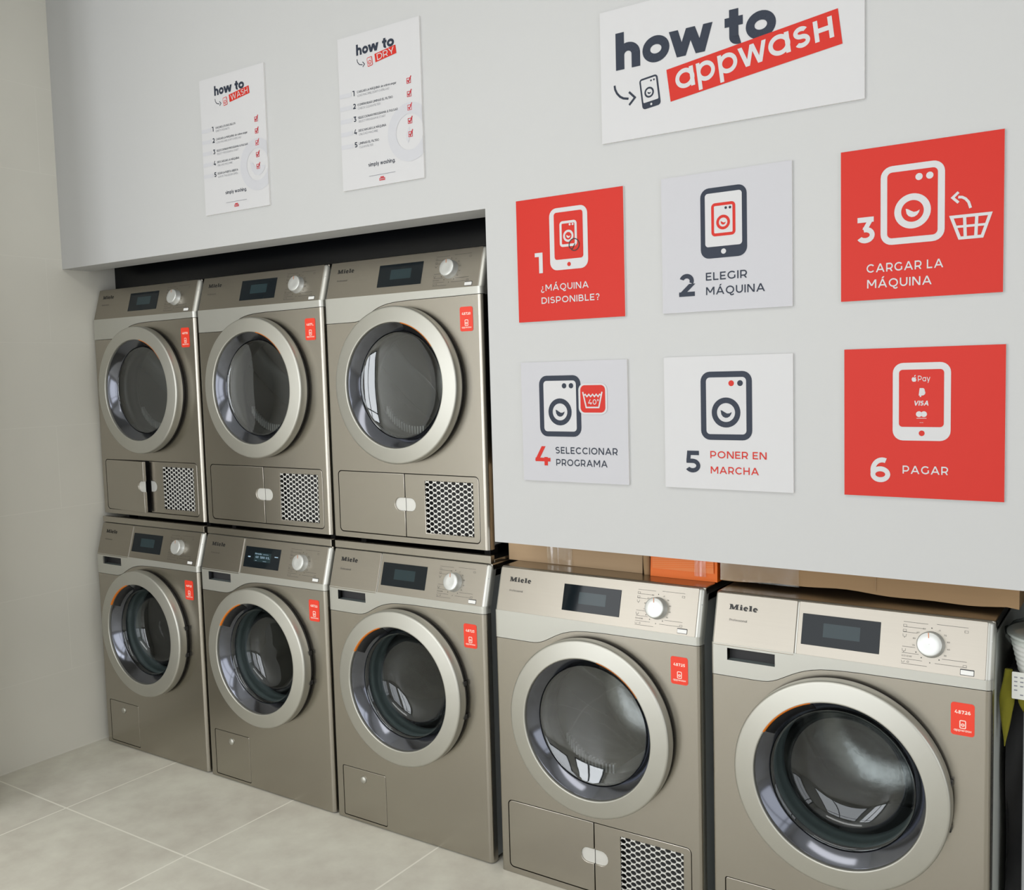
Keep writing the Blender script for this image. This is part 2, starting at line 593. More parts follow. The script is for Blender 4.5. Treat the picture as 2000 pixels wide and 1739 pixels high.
    if c == '5':
        return .76, (s_rect(.12, 1 - w, .70, 1) + s_diag(.10 + h * .7, .50, .15 + h * .7, 1, w * .95) + s_rect(.08, .635 - w, .40, .635)
                     + s_arc(.38, .3175, .38 - h, .3175 - h, 90, -148, w))
    if c == '6':
        return .82, s_arc(.42, .32, .40 - h, .32 - h, 0, 360, w) + s_arc(.50, .48, .48 - h, .52 - h, 68, 200, w)
    if c == '7':
        return .8, s_rect(0, 1 - w, .8, 1) + s_diag(.30, 0, .8 - w * .6, 1 - h, w) + s_rect(0, .78, w * .9, 1)
    if c == '8':
        return .84, s_arc(.42, .76, .36 - h, .25 - h, 0, 360, w) + s_arc(.42, .28, .42 - h, .29 - h, 0, 360, w)
    # lower case
    r = X / 2
    if c == 'a':
        return .78, s_arc(.40, r, .40 - h, r - h, 0, 360, w) + s_rect(.78 - w, 0, .78, X)
    if c in 'pb':
        b = -.26 if c == 'p' else 0
        t = X if c == 'p' else 1.05
        return .80, s_arc(.40, r, .40 - h, r - h, 0, 360, w) + s_rect(0, b, w, t)
    if c in 'dg':
        q = s_arc(.40, r, .40 - h, r - h, 0, 360, w)
        if c == 'd':
            return .8, q + s_rect(.8 - w, 0, .8, 1.05)
        return .8, q + s_rect(.8 - w, 0, .8, X) + s_arc(.40, 0, .40 - h, .27 - h, 0, -150, w)
    if c in 'hn':
        t = 1.06 if c == 'h' else X
        return .70, s_rect(0, 0, w, t) + s_rect(.70 - w, 0, .70, X - .33) + s_arc(.35, X - .35, .35 - h, .35 - h, 0, 180, w)
    if c == 'm':
        return 1.16, (s_rect(0, 0, w, X) + s_arc(.31, X - .31, .31 - h, .31 - h, 0, 180, w) + s_rect(.62 - w, 0, .62, X - .3)
                      + s_arc(.85 - h * .5, X - .31, .31 - h, .31 - h, 0, 180, w) + s_rect(1.16 - w - h * .5, 0, 1.16 - h * .5, X - .3))
    if c == 'o':
        return .84, s_arc(.42, r, .42 - h, r - h, 0, 360, w)
    if c == 'e':
        return .8, s_arc(.40, r, .40 - h, r - h, 0, 318, w) + s_rect(h, r - h * .8, .8 - h, r + h * .8)
    if c == 'c':
        return .74, s_arc(.40, r, .40 - h, r - h, 42, 318, w)
    if c == 't':
        return .52, s_rect(.12, .22, .12 + w, .95) + s_rect(0, X - w, .48, X) + s_arc(.12 + .2 + h * .4, .22, .2 - h + h * .4, .22 - h, 180, 285, w)
    if c == 'w':
        return 1.16, (s_diag(.33, 0, w * .52, X, w) + s_diag(.33, 0, .58, X, w * .95) + s_diag(.83, 0, .58, X, w * .95) + s_diag(.83, 0, 1.16 - w * .52, X, w))
    if c == 's':
        return .58, s_S(.58, X, w)
    if c == 'ś':
        return .62, s_S(.62, X, w)
    if c == 'ħ':       # small-capital H
        return .70, s_rect(0, 0, w, X) + s_rect(.70 - w, 0, .70, X) + s_rect(h, r - h, .70 - h, r + h)
    if c == 'i':
        return w, s_rect(0, 0, w, X) + s_disc(h, .95, w * .62)
    if c == 'l':
        return w, s_rect(0, 0, w, 1.05)
    if c == 'r':
        return .42, s_rect(0, 0, w, X) + s_arc(.36, X - .34, .36 - h, .34 - h, 80, 180, w)
    if c == 'f':
        return .42, s_rect(.10, 0, .10 + w, .8) + s_rect(0, X - w, .4, X) + s_arc(.10 + .27, .80, .27 - h, .26 - h, 80, 180, w)
    if c == 'u':
        return .70, s_rect(.70 - w, 0, .70, X) + s_rect(0, .33, w, X) + s_arc(.35, .35, .35 - h, .35 - h, 180, 360, w)
    if c == 'v':
        return .76, s_diag(.38, 0, w * .52, X, w) + s_diag(.38, 0, .76 - w * .52, X, w)
    if c == 'y':
        return .76, s_diag(.38, 0, w * .52, X, w) + s_diag(.26, -.27, .76 - w * .52, X, w)
    return .5, s_rect(0, 0, .5, w)


def layout(txt, w, track=0.16):
    x = 0.0
    out = []
    for c in txt:
        a, q = glyph(c, w)
        out += [[(px + x, py) for px, py in p] for p in q]
        x += a + (track if c != ' ' else track)
    return x - track, out


class Art:
    """flat printing on a face; u, v in the face's own units, later scaled by k."""

    def __init__(s, P, k=1.0, ou=0.0, ov=0.0, base=0.0004):
        s.P, s.k, s.ou, s.ov, s.base = P, k, ou, ov, base
        s.mb = MB()
        s.cnt = 0

    def polys(s, polys, m, layer=0, tf=None):
        for k, p in enumerate(polys):
            if tf:
                p = [tf(*q) for q in p]
            s.mb.face([s.P(s.ou + a * s.k, s.ov + b * s.k, s.base + layer * 0.00022 + (s.cnt * 0.6180339 % 1.0) * 0.00019) for a, b in p], m)
            s.cnt += 1

    def text(s, txt, x0, y0, cap, m, x1=None, w=0.14, layer=0, track=0.16, tf=None, shear=0.0):
        wd, q = layout(txt, w, track)
        kx = (x1 - x0) / wd if x1 is not None else cap
        f = lambda a, b: (x0 + a * kx + b * cap * shear, y0 + b * cap)
        g = (lambda a, b: tf(*f(a, b))) if tf else f
        s.polys(q, m, layer, g)

    def build(s, name, parent):
        return s.mb.build(name, parent)


def rot_tf(ang, ox, oy):
    c, n = cos(radians(ang)), sin(radians(ang))
    return lambda a, b: (ox + a * c - b * n, oy + a * n + b * c)


SMILE = [(-.60, .26), (-.40, .20), (-.15, .04), (.12, -.10), (.38, -.08), (.64, .06), (.58, -.16), (.42, -.40), (.18, -.54),
         (-.08, -.56), (-.34, -.44), (-.52, -.20)]


def washer_icon(art, x0, y0, x1, y1, t, m, back, layer=1, dots=None, tf=None, rc=None, ro=None, ri=None, rad=None):
    """front view of a washing machine: rounded frame, door ring, water, two lamps."""
    w = x1 - x0
    rad = rad or w * 0.18
    art.polys([rrect(x0, y0, x1, y1, rad)], m, layer, tf)
    art.polys([rrect(x0 + t, y0 + t, x1 - t, y1 - t, max(rad - t, w * .03))], back, layer + 1, tf)
    cx, cy = rc or ((x0 + x1) / 2, y0 + (y1 - y0) * .40)
    ro = ro or w * .28
    ri = ri or w * .175
    art.polys(s_arc(cx, cy, (ro + ri) / 2, (ro + ri) / 2, 0, 360, ro - ri, 36), m, layer + 2, tf)
    art.polys([[(cx + a * ri, cy + b * ri) for a, b in SMILE]], m, layer + 2, tf)
    for dx, dy, r, dm in dots or ():
        art.polys(s_disc(dx, dy, r), dm, layer + 2, tf)


def phone_icon(art, x0, y0, x1, y1, sx0, sy0, sx1, sy1, m, back, home, hr, layer=1, r=2.0, tf=None):
    art.polys([rrect(x0, y0, x1, y1, r)], m, layer, tf)
    art.polys([rrect(sx0, sy0, sx1, sy1, r * .35)], back, layer + 1, tf)
    art.polys(s_disc(home[0], home[1], hr), back, layer + 1, tf)


# ------------------------------------------------------------------ room
XL = -0.0355
WY0, WY1 = -0.0456, 0.066          # front and back of the white upper wall
REC_Z, LOW_Z, REC_X = 1.802, 0.932, 1.889
XR, YB, ZC = 4.75, 0.80, 2.95


def quad_box(name, *b, m):
    q = MB()
    q.box(*b, m)
    return struct(q.build(name))


quad_box('floor', XL - 0.2, XR + 0.2, FRONT_Y - 0.4, YB + 0.2, -0.12, 0.0, m='floor_tiles')
def glazed_wall(name, u0, u1, P, wall_mat, wins=()):
    mb = MB()
    hl = [[(w[0], w[2]), (w[1], w[2]), (w[1], w[3]), (w[0], w[3])] for n, w in wins]
    mb.addmesh(plate_mesh([(u0, 0.0), (u1, 0.0), (u1, ZC), (u0, ZC)], hl, 0.12, 0.0), wall_mat, P)
    struct(mb.build(name))
    for wname, win in wins:
        mb = MB()
        t = .05
        um = win[0] + (win[1] - win[0]) * .56
        zm = win[2] + (win[3] - win[2]) * .78
        for a, b_, c, d in ((win[0], win[0] + t, win[2], win[3]), (win[1] - t, win[1], win[2], win[3]), (win[0] + t, win[1] - t, win[2], win[2] + t),
                            (win[0] + t, win[1] - t, win[3] - t, win[3]), (um - t / 2, um + t / 2, win[2] + t, win[3] - t),
                            (win[0] + t, um - t / 2, zm, zm + t), (um + t / 2, win[1] - t, zm, zm + t)):
            rows = [[P(a, c, w), P(b_, c, w), P(b_, d, w), P(a, d, w)] for w in (-.04, -.09)]
            mb.grid(rows, 'window_frame', closed=True, smooth=False)
            mb.face(rows[0], 'window_frame')
        struct(mb.build(wname))


glazed_wall('wall_left', FRONT_Y, YB, lambda u, v, w: (XL + w, u, v), 'wall_tiles')
glazed_wall('wall_front', XL, XR, lambda u, v, w: (u, FRONT_Y + w, v), 'room_paint', (('window_1', WIN1), ('window_2', WIN2)))
glazed_wall('wall_right', FRONT_Y, YB, lambda u, v, w: (XR - w, u, v), 'room_paint', (('window_3', WIN3),))
quad_box('ceiling', XL - 0.2, XR + 0.2, FRONT_Y - 0.2, YB + 0.2, ZC, ZC + 0.1, m='ceiling_paint')
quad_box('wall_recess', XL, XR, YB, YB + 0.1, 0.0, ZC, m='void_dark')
# black board standing behind the edge of the recess, above the dryers
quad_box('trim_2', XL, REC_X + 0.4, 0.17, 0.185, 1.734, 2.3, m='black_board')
# white upper wall: one slab with the recess cut out of it
mb = MB()
outl = [(XL, REC_Z), (REC_X, REC_Z), (REC_X, LOW_Z), (XR, LOW_Z), (XR, ZC), (XL, ZC)]
mb.addmesh(plate_mesh(outl, [], WY1 - WY0, 0.0), 'wall_paint', lambda u, v, w: (u, WY0 - w, v))
struct(mb.build('wall_back'))
# added pier, out of view, blocks light to shade the wall's left end
quad_box('shade_pier', XL, 0.24, -0.78, -0.60, 0.0, ZC, m='room_paint')

# ------------------------------------------------------------------ machines
DW = 0.596
CX, CZ = 0.298, 0.468
CURVE = [(0, .661), (.10, .661), (.122, .6615), (.135, .6630), (.148, .6665), (.160, .6715), (.175, .6795), (.190, .6875), (.205, .6945), (.218, .6995),
         (.235, .7045), (.255, .7085), (.28, .7112), (.31, .7128), (.345, .7138), (.474, .7146), (DW, .7160)]


def machine(kind):
    """builds one machine at the origin: x 0..0.596, front panel at y = 0, floor at z = 0."""
    wash = kind == 'washer'
    root = bpy.data.objects.new('washing_machine' if wash else 'tumble_dryer', None)
    root.empty_display_size = 0.05
    COL.objects.link(root)
    zb = 0.004 if wash else 0.001

    # body: side, back, bottom sheets and dark inside
    b = MB()
    b.box(.004, .008, .026, .60, .012, .812, 'casing_grey')
    b.box(DW - .008, DW - .004, .026, .60, .012, .812, 'casing_grey')
    b.box(.008, DW - .008, .590, .60, .012, .83, 'inside_dark')
    b.box(.008, DW - .008, .026, .590, .012, .02, 'inside_dark')
    b.build('casing', root, bevel=.0015)
    b = MB()
    b.box(.0, DW, .040, .60, .8290, .8500, 'steel')
    b.build('top_plate', root, bevel=.004)
    for fx in (.05, DW - .05):
        for fy in (.09, .53):
            b = MB()
            b.grid([[(fx + r * cos(pi * i / 10), fy + r * sin(pi * i / 10), z) for i in range(20)]
                    for r, z in ((.0001, .0005), (.022, .0005), (.022, .012), (.0001, .012))], 'black_plastic', closed=True, smooth=False)
            b.build('foot', root)

    # steel front sheet with the door hole and the flap opening
    top = [(x, z - .0016) for x, z in CURVE]
    RL, RE = .006, .0130
    out = [(RL, zb), (DW - RE, zb), (DW - RE, curve_z(DW - RE) - .0016)] + [p for p in top if RL < p[0] < DW - RE][::-1] + [(RL, .6594)]
    holes = [circ(CX, CZ, .176)]
    if wash:
        holes.append(rrect(.0275, .0120, .2055, .1725, .006))
    else:
        holes.append(rrect(.0255, .0165, .5675, .2085, .014))
    b = MB()
    b.addmesh(plate_mesh(out, holes, .026, 0.0, 1), 'steel', V)
    sec = u_section(RL, RE)
    for part in (sec[:8], sec[8:]):
        b.grid([[V(u, zb, w) for u, w in part], [V(u, curve_z(u) - .0016, w) for u, w in part]], 'steel')
    b.build('front_panel', root)

    # silver moulding: lower band with the wave, and the slanted console behind the fascia
    b = MB()
    us = sorted({round(.012 + .572 * i / 60, 5) for i in range(61)} | {.039, .152} | {c[0] for c in CURVE})
    sec = u_section(RL, RE, us)
    zr = [0.0, .6985, .7270, .7365]
    rows = [[V(u, max(curve_z(u), z), w + .0008) for u, w in sec] for z in zr]
    n0 = len(b.f)
    b.grid(rows, 'silver_band')
    if wash:
        keep = [(f, m_, s_) for f, m_, s_ in zip(b.f, b.m, b.sm)
                if not (all(.0385 < b.v[q][0] < .1525 and .698 < b.v[q][2] < .7275 for q in f))]
        b.f, b.m, b.sm = [list(t) for t in zip(*keep)]
    # underside lip of the wave, then the slanted part
    b.grid([rows[0], [(p[0], p[1] + .012, p[2] + .0002) for p in rows[0]]], 'silver_band', smooth=False)
    sec = u_section(RL, RE)
    rows = []
    rt = .0075
    for z, dw in [(.7335, 0.0), (.790, 0.0)] + [(.8500 - rt + rt * sin(radians(a_)), -rt + rt * cos(radians(a_))) for a_ in (0, 15, 30, 45, 60, 75, 90)] + [(.8500, -.03)]:
        rows.append([SLANT(u, z, min(w, 0) + dw) for u, w in sec])
    b.grid(rows, 'silver_band')
    o = b.build('console_band', root)
    sharpen(o, 50)
    if wash:
        b = MB()
        b.box(.037, .154, .0205, .0235, .694, .7325, 'inside_dark')
        b.face([(.039, .020, .6985), (.152, .020, .6985), (.152, .001, .6985), (.039, .001, .6985)], 'rubber_grey')
        b.build('drawer_recess', root)

    # fascia sheets
    def sheet(x0, x1, z0, z1, w, m, r=.003, bev=.0012, th=.003):
        q = MB()
        q.addmesh(plate_mesh(rrect(x0, z0, x1, z1, r, 3), [], th, bev, 1), m, lambda u, v, ww: SLANT(u, v, ww + w))
        return q
    if wash:
        q = sheet(.0045, .1955, .7312, .8478, .0026, 'fascia_steel', th=.005)
        drawer = q.build('detergent_drawer', root)
        q = sheet(.1985, .5830, .7345, .8478, .0012, 'fascia_steel')
        panel = q.build('control_panel', root)
        logo_parent = drawer
    else:
        q = sheet(.0045, .5830, .7345, .8478, .0012, 'fascia_steel')
        panel = q.build('control_panel', root)
        logo_parent = panel
    lw = .0030 if wash else .0015
    # maker's lettering, in slab serifs, and the small line below it
    a = Art(SLANT, 1.0, base=lw)
    slab(a, .0365, .8125, .0685, .0118)
    a.build('brand_lettering', logo_parent)
    a = Art(SLANT, 1.0, base=lw)
    a.text('Professional', .0392, .7870, .0052, 'ink_grey', x1=.0812, w=.13)
    a.build('small_lettering', logo_parent)
    # printed programme scale round the knob
    a = Art(SLANT, 1.0, base=.0015)
    KX, KZ = .4775, .7905
    t = .0008
    for x0, x1, z in ((.4215, .470, .8300), (.4215, .462, .8200), (.4215, .450, .8095), (.4215, .447, .7805), (.4215, .455, .7680), (.4215, .462, .7560),
                      (.4215, .472, .7465), (.487, .5470, .8315), (.500, .5470, .7650), (.487, .5470, .7545)):
        a.polys(s_rect(x0, z - t / 2, x1, z + t / 2), 'ink_grey')
    for x, z in ((.4215, .8245), (.4215, .8145), (.5405, .8255), (.5405, .7585)):
        a.polys(s_path([(x, z), (x + .0065, z), (x + .0065, z - .0042), (x, z - .0042)], .0006, True), 'ink_grey')
    for x, z in ((.4215, .8035), (.4215, .7745)):
        a.polys(s_path([(x, z + .002), (x + .0006, z - .003), (x + .0064, z - .003), (x + .007, z + .002)], .0006), 'ink_grey')
        a.polys(s_disc(x + .0035, z - .0045, .0008), 'ink_black')
    a.text('ECO 40-60', .4215, .7605, .0034, 'ink_grey', x1=.4415, w=.14)
    a.polys(s_path([(.4215, .7525), (.4225, .7490), (.4265, .7490), (.4275, .7525)], .0006), 'ink_grey')
    a.polys(s_arc(.4345, .7508, .0018, .0018, 0, 360, .0006), 'ink_grey')
    for k, ang in enumerate(range(-60, 241, 25)):
        an = radians(ang)
        px, pz = KX + .0345 * cos(an), KZ + .0325 * sin(an)
        if ang in (90, -60, 240, 215):
            a.polys(s_disc(px, pz, .0012), 'ink_black')
        else:
            a.text(('20', '30', '40', '60', '75', '90')[k % 6], px - .0026, pz - .0014, .0030, 'ink_grey', x1=px + .0026, w=.18)
    a.polys([[(KX - .001, .7560), (KX + .0014, .7545), (KX - .001, .7530)]], 'ink_black')
    a.build('programme_markings', panel)

    # display, knob, key
    q = sheet(.2085, .3760, .7575, .8230, .0022, 'display_glass', r=.001, bev=.0003, th=.003)
    disp = q.build('display', root)
    q = MB()
    q.face([SLANT(x, z, .0024) for x, z in ((.2555, .7775), (.3345, .7775), (.3345, .8065), (.2555, .8065))], 'screen')
    q.build('display_screen', disp)
    q = MB()
    n = 40
    rows = []
    for r, w in ((.0275, .0008), (.0270, .004), (.0258, .005), (.0255, .018), (.0245, .0205), (.0225, .0215), (.012, .0211), (.0005, .0209)):
        rows.append([SLANT(KX + r * cos(2 * pi * i / n), KZ + r * SL_H / SL_L * sin(2 * pi * i / n), w) for i in range(n)])
    q.grid(rows, 'knob_silver', closed=True)
    kn = q.build('programme_knob', root)
    q = MB()
    an = radians(97)
    c, s_ = cos(an), sin(an)
    P4 = []
    for rr, tt in ((.012, -.0007), (.012, .0007), (.0225, .0007), (.0225, -.0007)):
        P4.append(SLANT(KX + rr * c - tt * s_, KZ + rr * s_ + tt * c, .0222))
    q.face(P4, 'orange_plastic')
    q.build('knob_pointer', kn)
    q = sheet(.5355, .5620, .7395, .7515, .0016, 'black_plastic', r=.001, bev=.0003, th=.003)
    key = q.build('start_key', root)
    q = sheet(.5365, .5610, .7405, .7495, .0030, 'white_plastic', r=.001, bev=.0004, th=.003)
    q.build('key_cap', key)

    # door
    F = -.045 if wash else -.043
    b = MB()
    b.lathe(CX, CZ, [(.222, -.0105), (.2285, -.0105), (.2300, -.0125), (.2300, F + .0085), (.2292, F + .0062), (.2278, F + .0045), (.2258, F + .0036), (.2235, F + .0030),
                     (.1868, F + .0004), (.1848, F), (.1832, F + .0008), (.1822, F + .0026), (.1818, F + .006), (.1818, F + .030), (.19, F + .03), (.215, -.0105), (.222, -.0105)], 'ring_silver', n=144)
    door = b.build('door', root)
    sharpen(door, 40)
    b = MB()
    b.lathe(CX, CZ, [(.1817, F + .0105), (.180, F + .0115), (.1582, -.0105), (.1565, -.0085), (.1555, -.004), (.1555, .012), (.176, .012)], 'black_gloss', n=128)
    b.build('door_trim', door)
    sharpen(child(door, 'door_trim'), 40)
    b = MB()
    if wash:
        prof = [(.1556, -.006), (.150, -.0035), (.147, .008), (.143, .028), (.136, .050), (.120, .065), (.09, .073), (.045, .077), (.0005, .078)]
    else:
        prof = [(.1556, -.006), (.1535, -.0045), (.150, -.0030), (.13, .0030), (.10, .0090), (.06, .0135), (.03, .0150), (.0005, .0155)]
    b.lathe(CX, CZ, prof, 'door_glass' if wash else 'dryer_glass', n=96)
    b.build('door_glass', door)
    b = MB()
    b.lathe(CX, CZ, [(.190, -.0115), (.2255, -.0115), (.2262, -.0100), (.2262, -.0006), (.190, -.0006)], 'black_plastic', n=96)
    b.build('door_gap_shade', door)  # black ring added behind the door as the dark shadow of its gap
    # finger grip: dark pocket in the trim with an orange edge
    g0, g1 = (107, 150) if wash else (36, 78)
    b = MB()
    b.lathe(CX, CZ, [(.1800, F + .0098), (.1640, -.0178), (.1640, -.0168)], 'black_plastic', g0, g1, n=120)
    b.build('door_grip', door)
    b = MB()
    b.lathe(CX, CZ, [(.1850, F - .0004), (.1838, F - .0002), (.1826, F + .0006), (.1814, F + .0028), (.1808, F + .0060)], 'orange_plastic', g0, g1, n=160)
    b.build('grip_edge', door)
    # hinge lugs on the right flank (washers)
    if wash:
        for ang in (11, -13):
            b = MB()
            an = radians(ang)
            x, z = CX + .2295 * cos(an), CZ + .2295 * sin(an)
            b.box(x - .006, x + .0025, -.014, -.001, z - .007, z + .007, 'black_plastic')
            b.build('hinge', door, bevel=.0015)
    # seal and drum behind the glass
    b = MB()
    b.lathe(CX, CZ, [(.1745, .013), (.168, .022), (.158, .026), (.1545, .036), (.1575, .046), (.1525, .056), (.1500, .070), (.156, .075)], 'rubber_grey' if wash else 'black_plastic', n=96)
    b.build('door_seal', root)
    b = MB()
    b.lathe(CX, CZ, [(.156, .076), (.162, .080), (.20, .084), (.236, .095), (.240, .12), (.240, .42), (.225, .45), (.12, .47), (.0005, .475)], 'drum_steel', n=72)
    drum = b.build('drum', root)
    for k in range(3):
        b = MB()
        a0 = (28 if wash else 52) + 120 * k
        rows = []
        for j in range(15):
            y = .105 + .33 * j / 14
            hgt = (.058 if wash else .100) * sin(pi * min(1, max(.04, j / 14))) ** .6
            row = []
            for i in range(9):
                tt = i / 8 * 2 - 1
                rr = .239 - hgt * (1 - abs(tt) ** 2.2)
                an = radians(a0 + tt * 13 + (j - 7) * (1.5 if wash else 5.0))
                row.append((CX + rr * cos(an), y, CZ + rr * sin(an)))
            rows.append(row)
        b.grid(rows, 'lifter')
        b.build('drum_lifter', drum)
    if not wash:
        # lint screen inside the lower edge of the door opening
        b = MB()
        for i in range(16):
            a_ = radians(214 + i * 4.4)
            x, z = CX + .139 * cos(a_), CZ + .139 * sin(a_)
            b.box(x - .0022, x + .0022, .062, .074, z - .010, z + .014, 'lifter')
        b.build('lint_screen', root)

    # flap(s) at the foot of the front
    if wash:
        b = MB()
        b.addmesh(plate_mesh(rrect(.0293, .0138, .2037, .1707, .005), [], .012, .0016, 2), 'steel', V)
        fl = b.build('service_flap', root)
        smooth_angle(fl)
        b = MB()
        b.lathe(.114, .1405, [(.0115, -.0002), (.0112, -.0020), (.0095, -.0042), (.005, -.0055), (.0003, -.0058)], 'ring_silver', n=28)
        b.build('flap_button', fl)
    else:
        hz0, hz1 = .0955, .1345
        hole = [p for p in rrect(.2545, hz0, .3345, hz1, .0185, 8)]

        def half(sign):
            return [p for p in hole if (p[0] < .30 if sign < 0 else p[0] > .29)]
        xs = .2945
        r = .0125
        # left flap with a half-moon cut for the grip
        lo = [(xs - .0014, .0186), (xs - .0014, hz0)] + _arc(.2545 + .0195, .115, .0195, 270, 90) + [(xs - .0014, hz1), (xs - .0014, .2065)] \
            + _arc(.0275 + r, .2065 - r, r, 90, 180) + _arc(.0275 + r, .0186 + r, r, 180, 270)
        b = MB()
        b.addmesh(plate_mesh(lo, [], .012, .0016, 2), 'steel', V)
        fl = b.build('lint_flap', root)
        smooth_angle(fl)
        b = MB()
        b.addmesh(plate_mesh([(xs - .0012, hz0), (xs - .0012, hz1)] + _arc(.2545 + .0195, .115, .0195, 90, 270), [], .004, .0, 1), 'pull_silver', lambda u, v, w: V(u, v, w - .0045))
        b.build('finger_pull', fl)
        hi = [(xs + .0014, .0186)] + _arc(.5656 - r, .0186 + r, r, 270, 360) + _arc(.5656 - r, .2065 - r, r, 0, 90) + [(xs + .0014, .2065), (xs + .0014, hz1)] \
            + _arc(.3345 - .0195, .115, .0195, 90, -90) + [(xs + .0012, hz0)]
        b = MB()
        b.addmesh(plate_mesh(hi, [[(.3715, .0355), (.5450, .0355), (.5450, .1890), (.3715, .1890)]], .012, .0014, 1), 'steel', V)
        fl2 = b.build('vent_flap', root)
        smooth_angle(fl2)
        b = MB()
        b.addmesh(plate_mesh([(xs + .0012, hz1), (xs + .0012, hz0)] + _arc(.3345 - .0195, .115, .0195, -90, 90), [], .004, .0, 1), 'pull_silver', lambda u, v, w: V(u, v, w - .0045))
        b.build('finger_pull', fl2)
        # honeycomb grille
        b = MB()
        A_, B_ = .0277, .0153
        hexa = [(.0090, 0), (.0048, B_ / 2), (-.0048, B_ / 2), (-.0090, 0), (-.0048, -B_ / 2), (.0048, -B_ / 2)]
        ring = []
        for i in range(6):
            p, q = hexa[i], hexa[(i + 1) % 6]
            ring += [p, ((p[0] + q[0]) / 2, (p[1] + q[1]) / 2)]
        inn = []
        for p in ring:
            an = math.atan2(p[1] / .0059, p[0] / .0083)
            inn.append((.0083 * cos(an), .0059 * sin(an)))
        for ii in range(-1, 15):
            for jj in range(-1, 12):
                cxx = .3785 + ii * A_ / 2
                czz = .0400 + jj * B_ + (ii % 2) * B_ / 2
                if not (.366 < cxx < .551 and .030 < czz < .195):
                    continue
                for i in range(12):
                    j = (i + 1) % 12
                    qd = [V(cxx + p[0], czz + p[1], -.0020) for p in (ring[i], ring[j], inn[j], inn[i])]
                    b.face(qd, 'mesh_silver')
                    b.face([V(cxx + inn[i][0], czz + inn[i][1], -.0020), V(cxx + inn[j][0], czz + inn[j][1], -.0020),
                            V(cxx + inn[j][0], czz + inn[j][1], -.0045), V(cxx + inn[i][0], czz + inn[i][1], -.0045)], 'mesh_silver')
        b.build('vent_grille', fl2)
        b = MB()
        b.box(.026, .567, .030, .036, .016, .209, 'inside_dark')
        b.build('flap_chamber', root)
    return root


def _arc(cx, cy, r, a0, a1, n=8):
    return [(cx + r * cos(radians(a0 + (a1 - a0) * i / n)), cy + r * sin(radians(a0 + (a1 - a0) * i / n))) for i in range(n + 1)]


def smooth_angle(o, deg=35):
    me = o.data
    bm = bmesh.new()
    bm.from_mesh(me)
    bmesh.ops.remove_doubles(bm, verts=bm.verts, dist=1e-6)
    bm.normal_update()
    big = max(bm.faces, key=lambda f: f.calc_area()).normal.copy()
    for f in bm.faces:
        f.smooth = abs(f.normal.dot(big)) < 0.9995
    for e in bm.edges:
        e.smooth = len(e.link_faces) == 2 and e.calc_face_angle(0) < radians(deg)
    bm.to_mesh(me)
    bm.free()


def sharpen(o, deg=28):
    bm = bmesh.new()
    bm.from_mesh(o.data)
    for e in bm.edges:
        e.smooth = not (len(e.link_faces) == 2 and e.calc_face_angle(0) > radians(deg))
    bm.to_mesh(o.data)
    bm.free()


def u_section(rl, rr, extra=(), depth=.026, n=6):
    """plan section of a front sheet with rounded vertical edges (left, right radius): (u, w) points."""
    def arc(r, m):
        return [(0, -depth)] + [(r - r * cos(radians(90 * i / m)), -r + r * sin(radians(90 * i / m))) for i in range(m + 1)]
    mid = [(u, 0.0) for u in extra if rl < u < DW - rr]
    return arc(rl, n) + mid + [(DW - u, w) for u, w in arc(rr, n + 3)[::-1]]


def curve_z(u):
    for (a, za), (b, zb_) in zip(CURVE, CURVE[1:]):
        if a <= u <= b:
            return za + (zb_ - za) * (u - a) / (b - a)
    return CURVE[-1][1]


def slab(a, x0, y0, wd, hh):
    """the maker's name in heavy slab-serif letters, fitted to wd x hh."""
    m = 'ink_black'
    q = []
    # M
    q += s_rect(.10, 0, .27, 1) + s_rect(.98, 0, 1.32, 1) + s_diag(.64, .03, .26, 1, .36) + s_diag(.64, .03, 1.08, 1, .18)
    q += s_rect(0, 0, .38, .12) + s_rect(.90, 0, 1.44, .12) + s_rect(0, .88, .36, 1) + s_rect(1.0, .88, 1.44, 1)
    # i
    q += s_rect(1.63, 0, 1.96, .70) + s_rect(1.56, 0, 2.04, .11) + s_rect(1.56, .57, 1.80, .68) + s_disc(1.79, .88, .15)
    # e
    for ex in (2.14, 3.56):
        q += [[(p[0] + ex, p[1]) for p in pl] for pl in
              s_arc(.36, .34, .23, .28, 55, 315, .29) + s_arc(.36, .34, .25, .28, 0, 60, .20) + s_rect(.2, .31, .66, .41)]
    # l
    q += s_rect(3.03, 0, 3.37, 1.02) + s_rect(2.94, 0, 3.45, .11) + s_rect(2.94, .91, 3.2, 1.02)
    k = wd / 4.28
    a.polys([[(x0 + px * k, y0 + py * hh) for px, py in p] for p in q], m)


def sticker(root, number):
    b = MB()
    x0, z0, x1, z1 = .5195, .6145, .5640, .6825
    b.addmesh(plate_mesh(rrect(x0, z0, x1, z1, .006), [], .0008, .0, 1), 'sticker_red', lambda u, v, w: V(u, v, w + .0009))
    st = b.build('number_sticker', root)
    a = Art(V, 1.0, base=.0011)
    w, h = x1 - x0, z1 - z0
    m = 'sticker_white'
    a.text(number, x0 + .16 * w, z1 - .335 * h, .0073, m, x1=x0 + .84 * w, w=.24, track=.12)
    washer_icon(a, x0 + .37 * w, z0 + .215 * h, x0 + .65 * w, z0 + .475 * h, .0019, m, 'sticker_red', 0, rad=.0028,
                rc=(x0 + .51 * w, z0 + .33 * h), ro=.0034, ri=.0017)
    a.text('appwaśħ', x0 + .13 * w, z0 + .125 * h, .0052, m, x1=x0 + .87 * w, w=.17, track=.1)
    a.build('sticker_print', st)
    return st


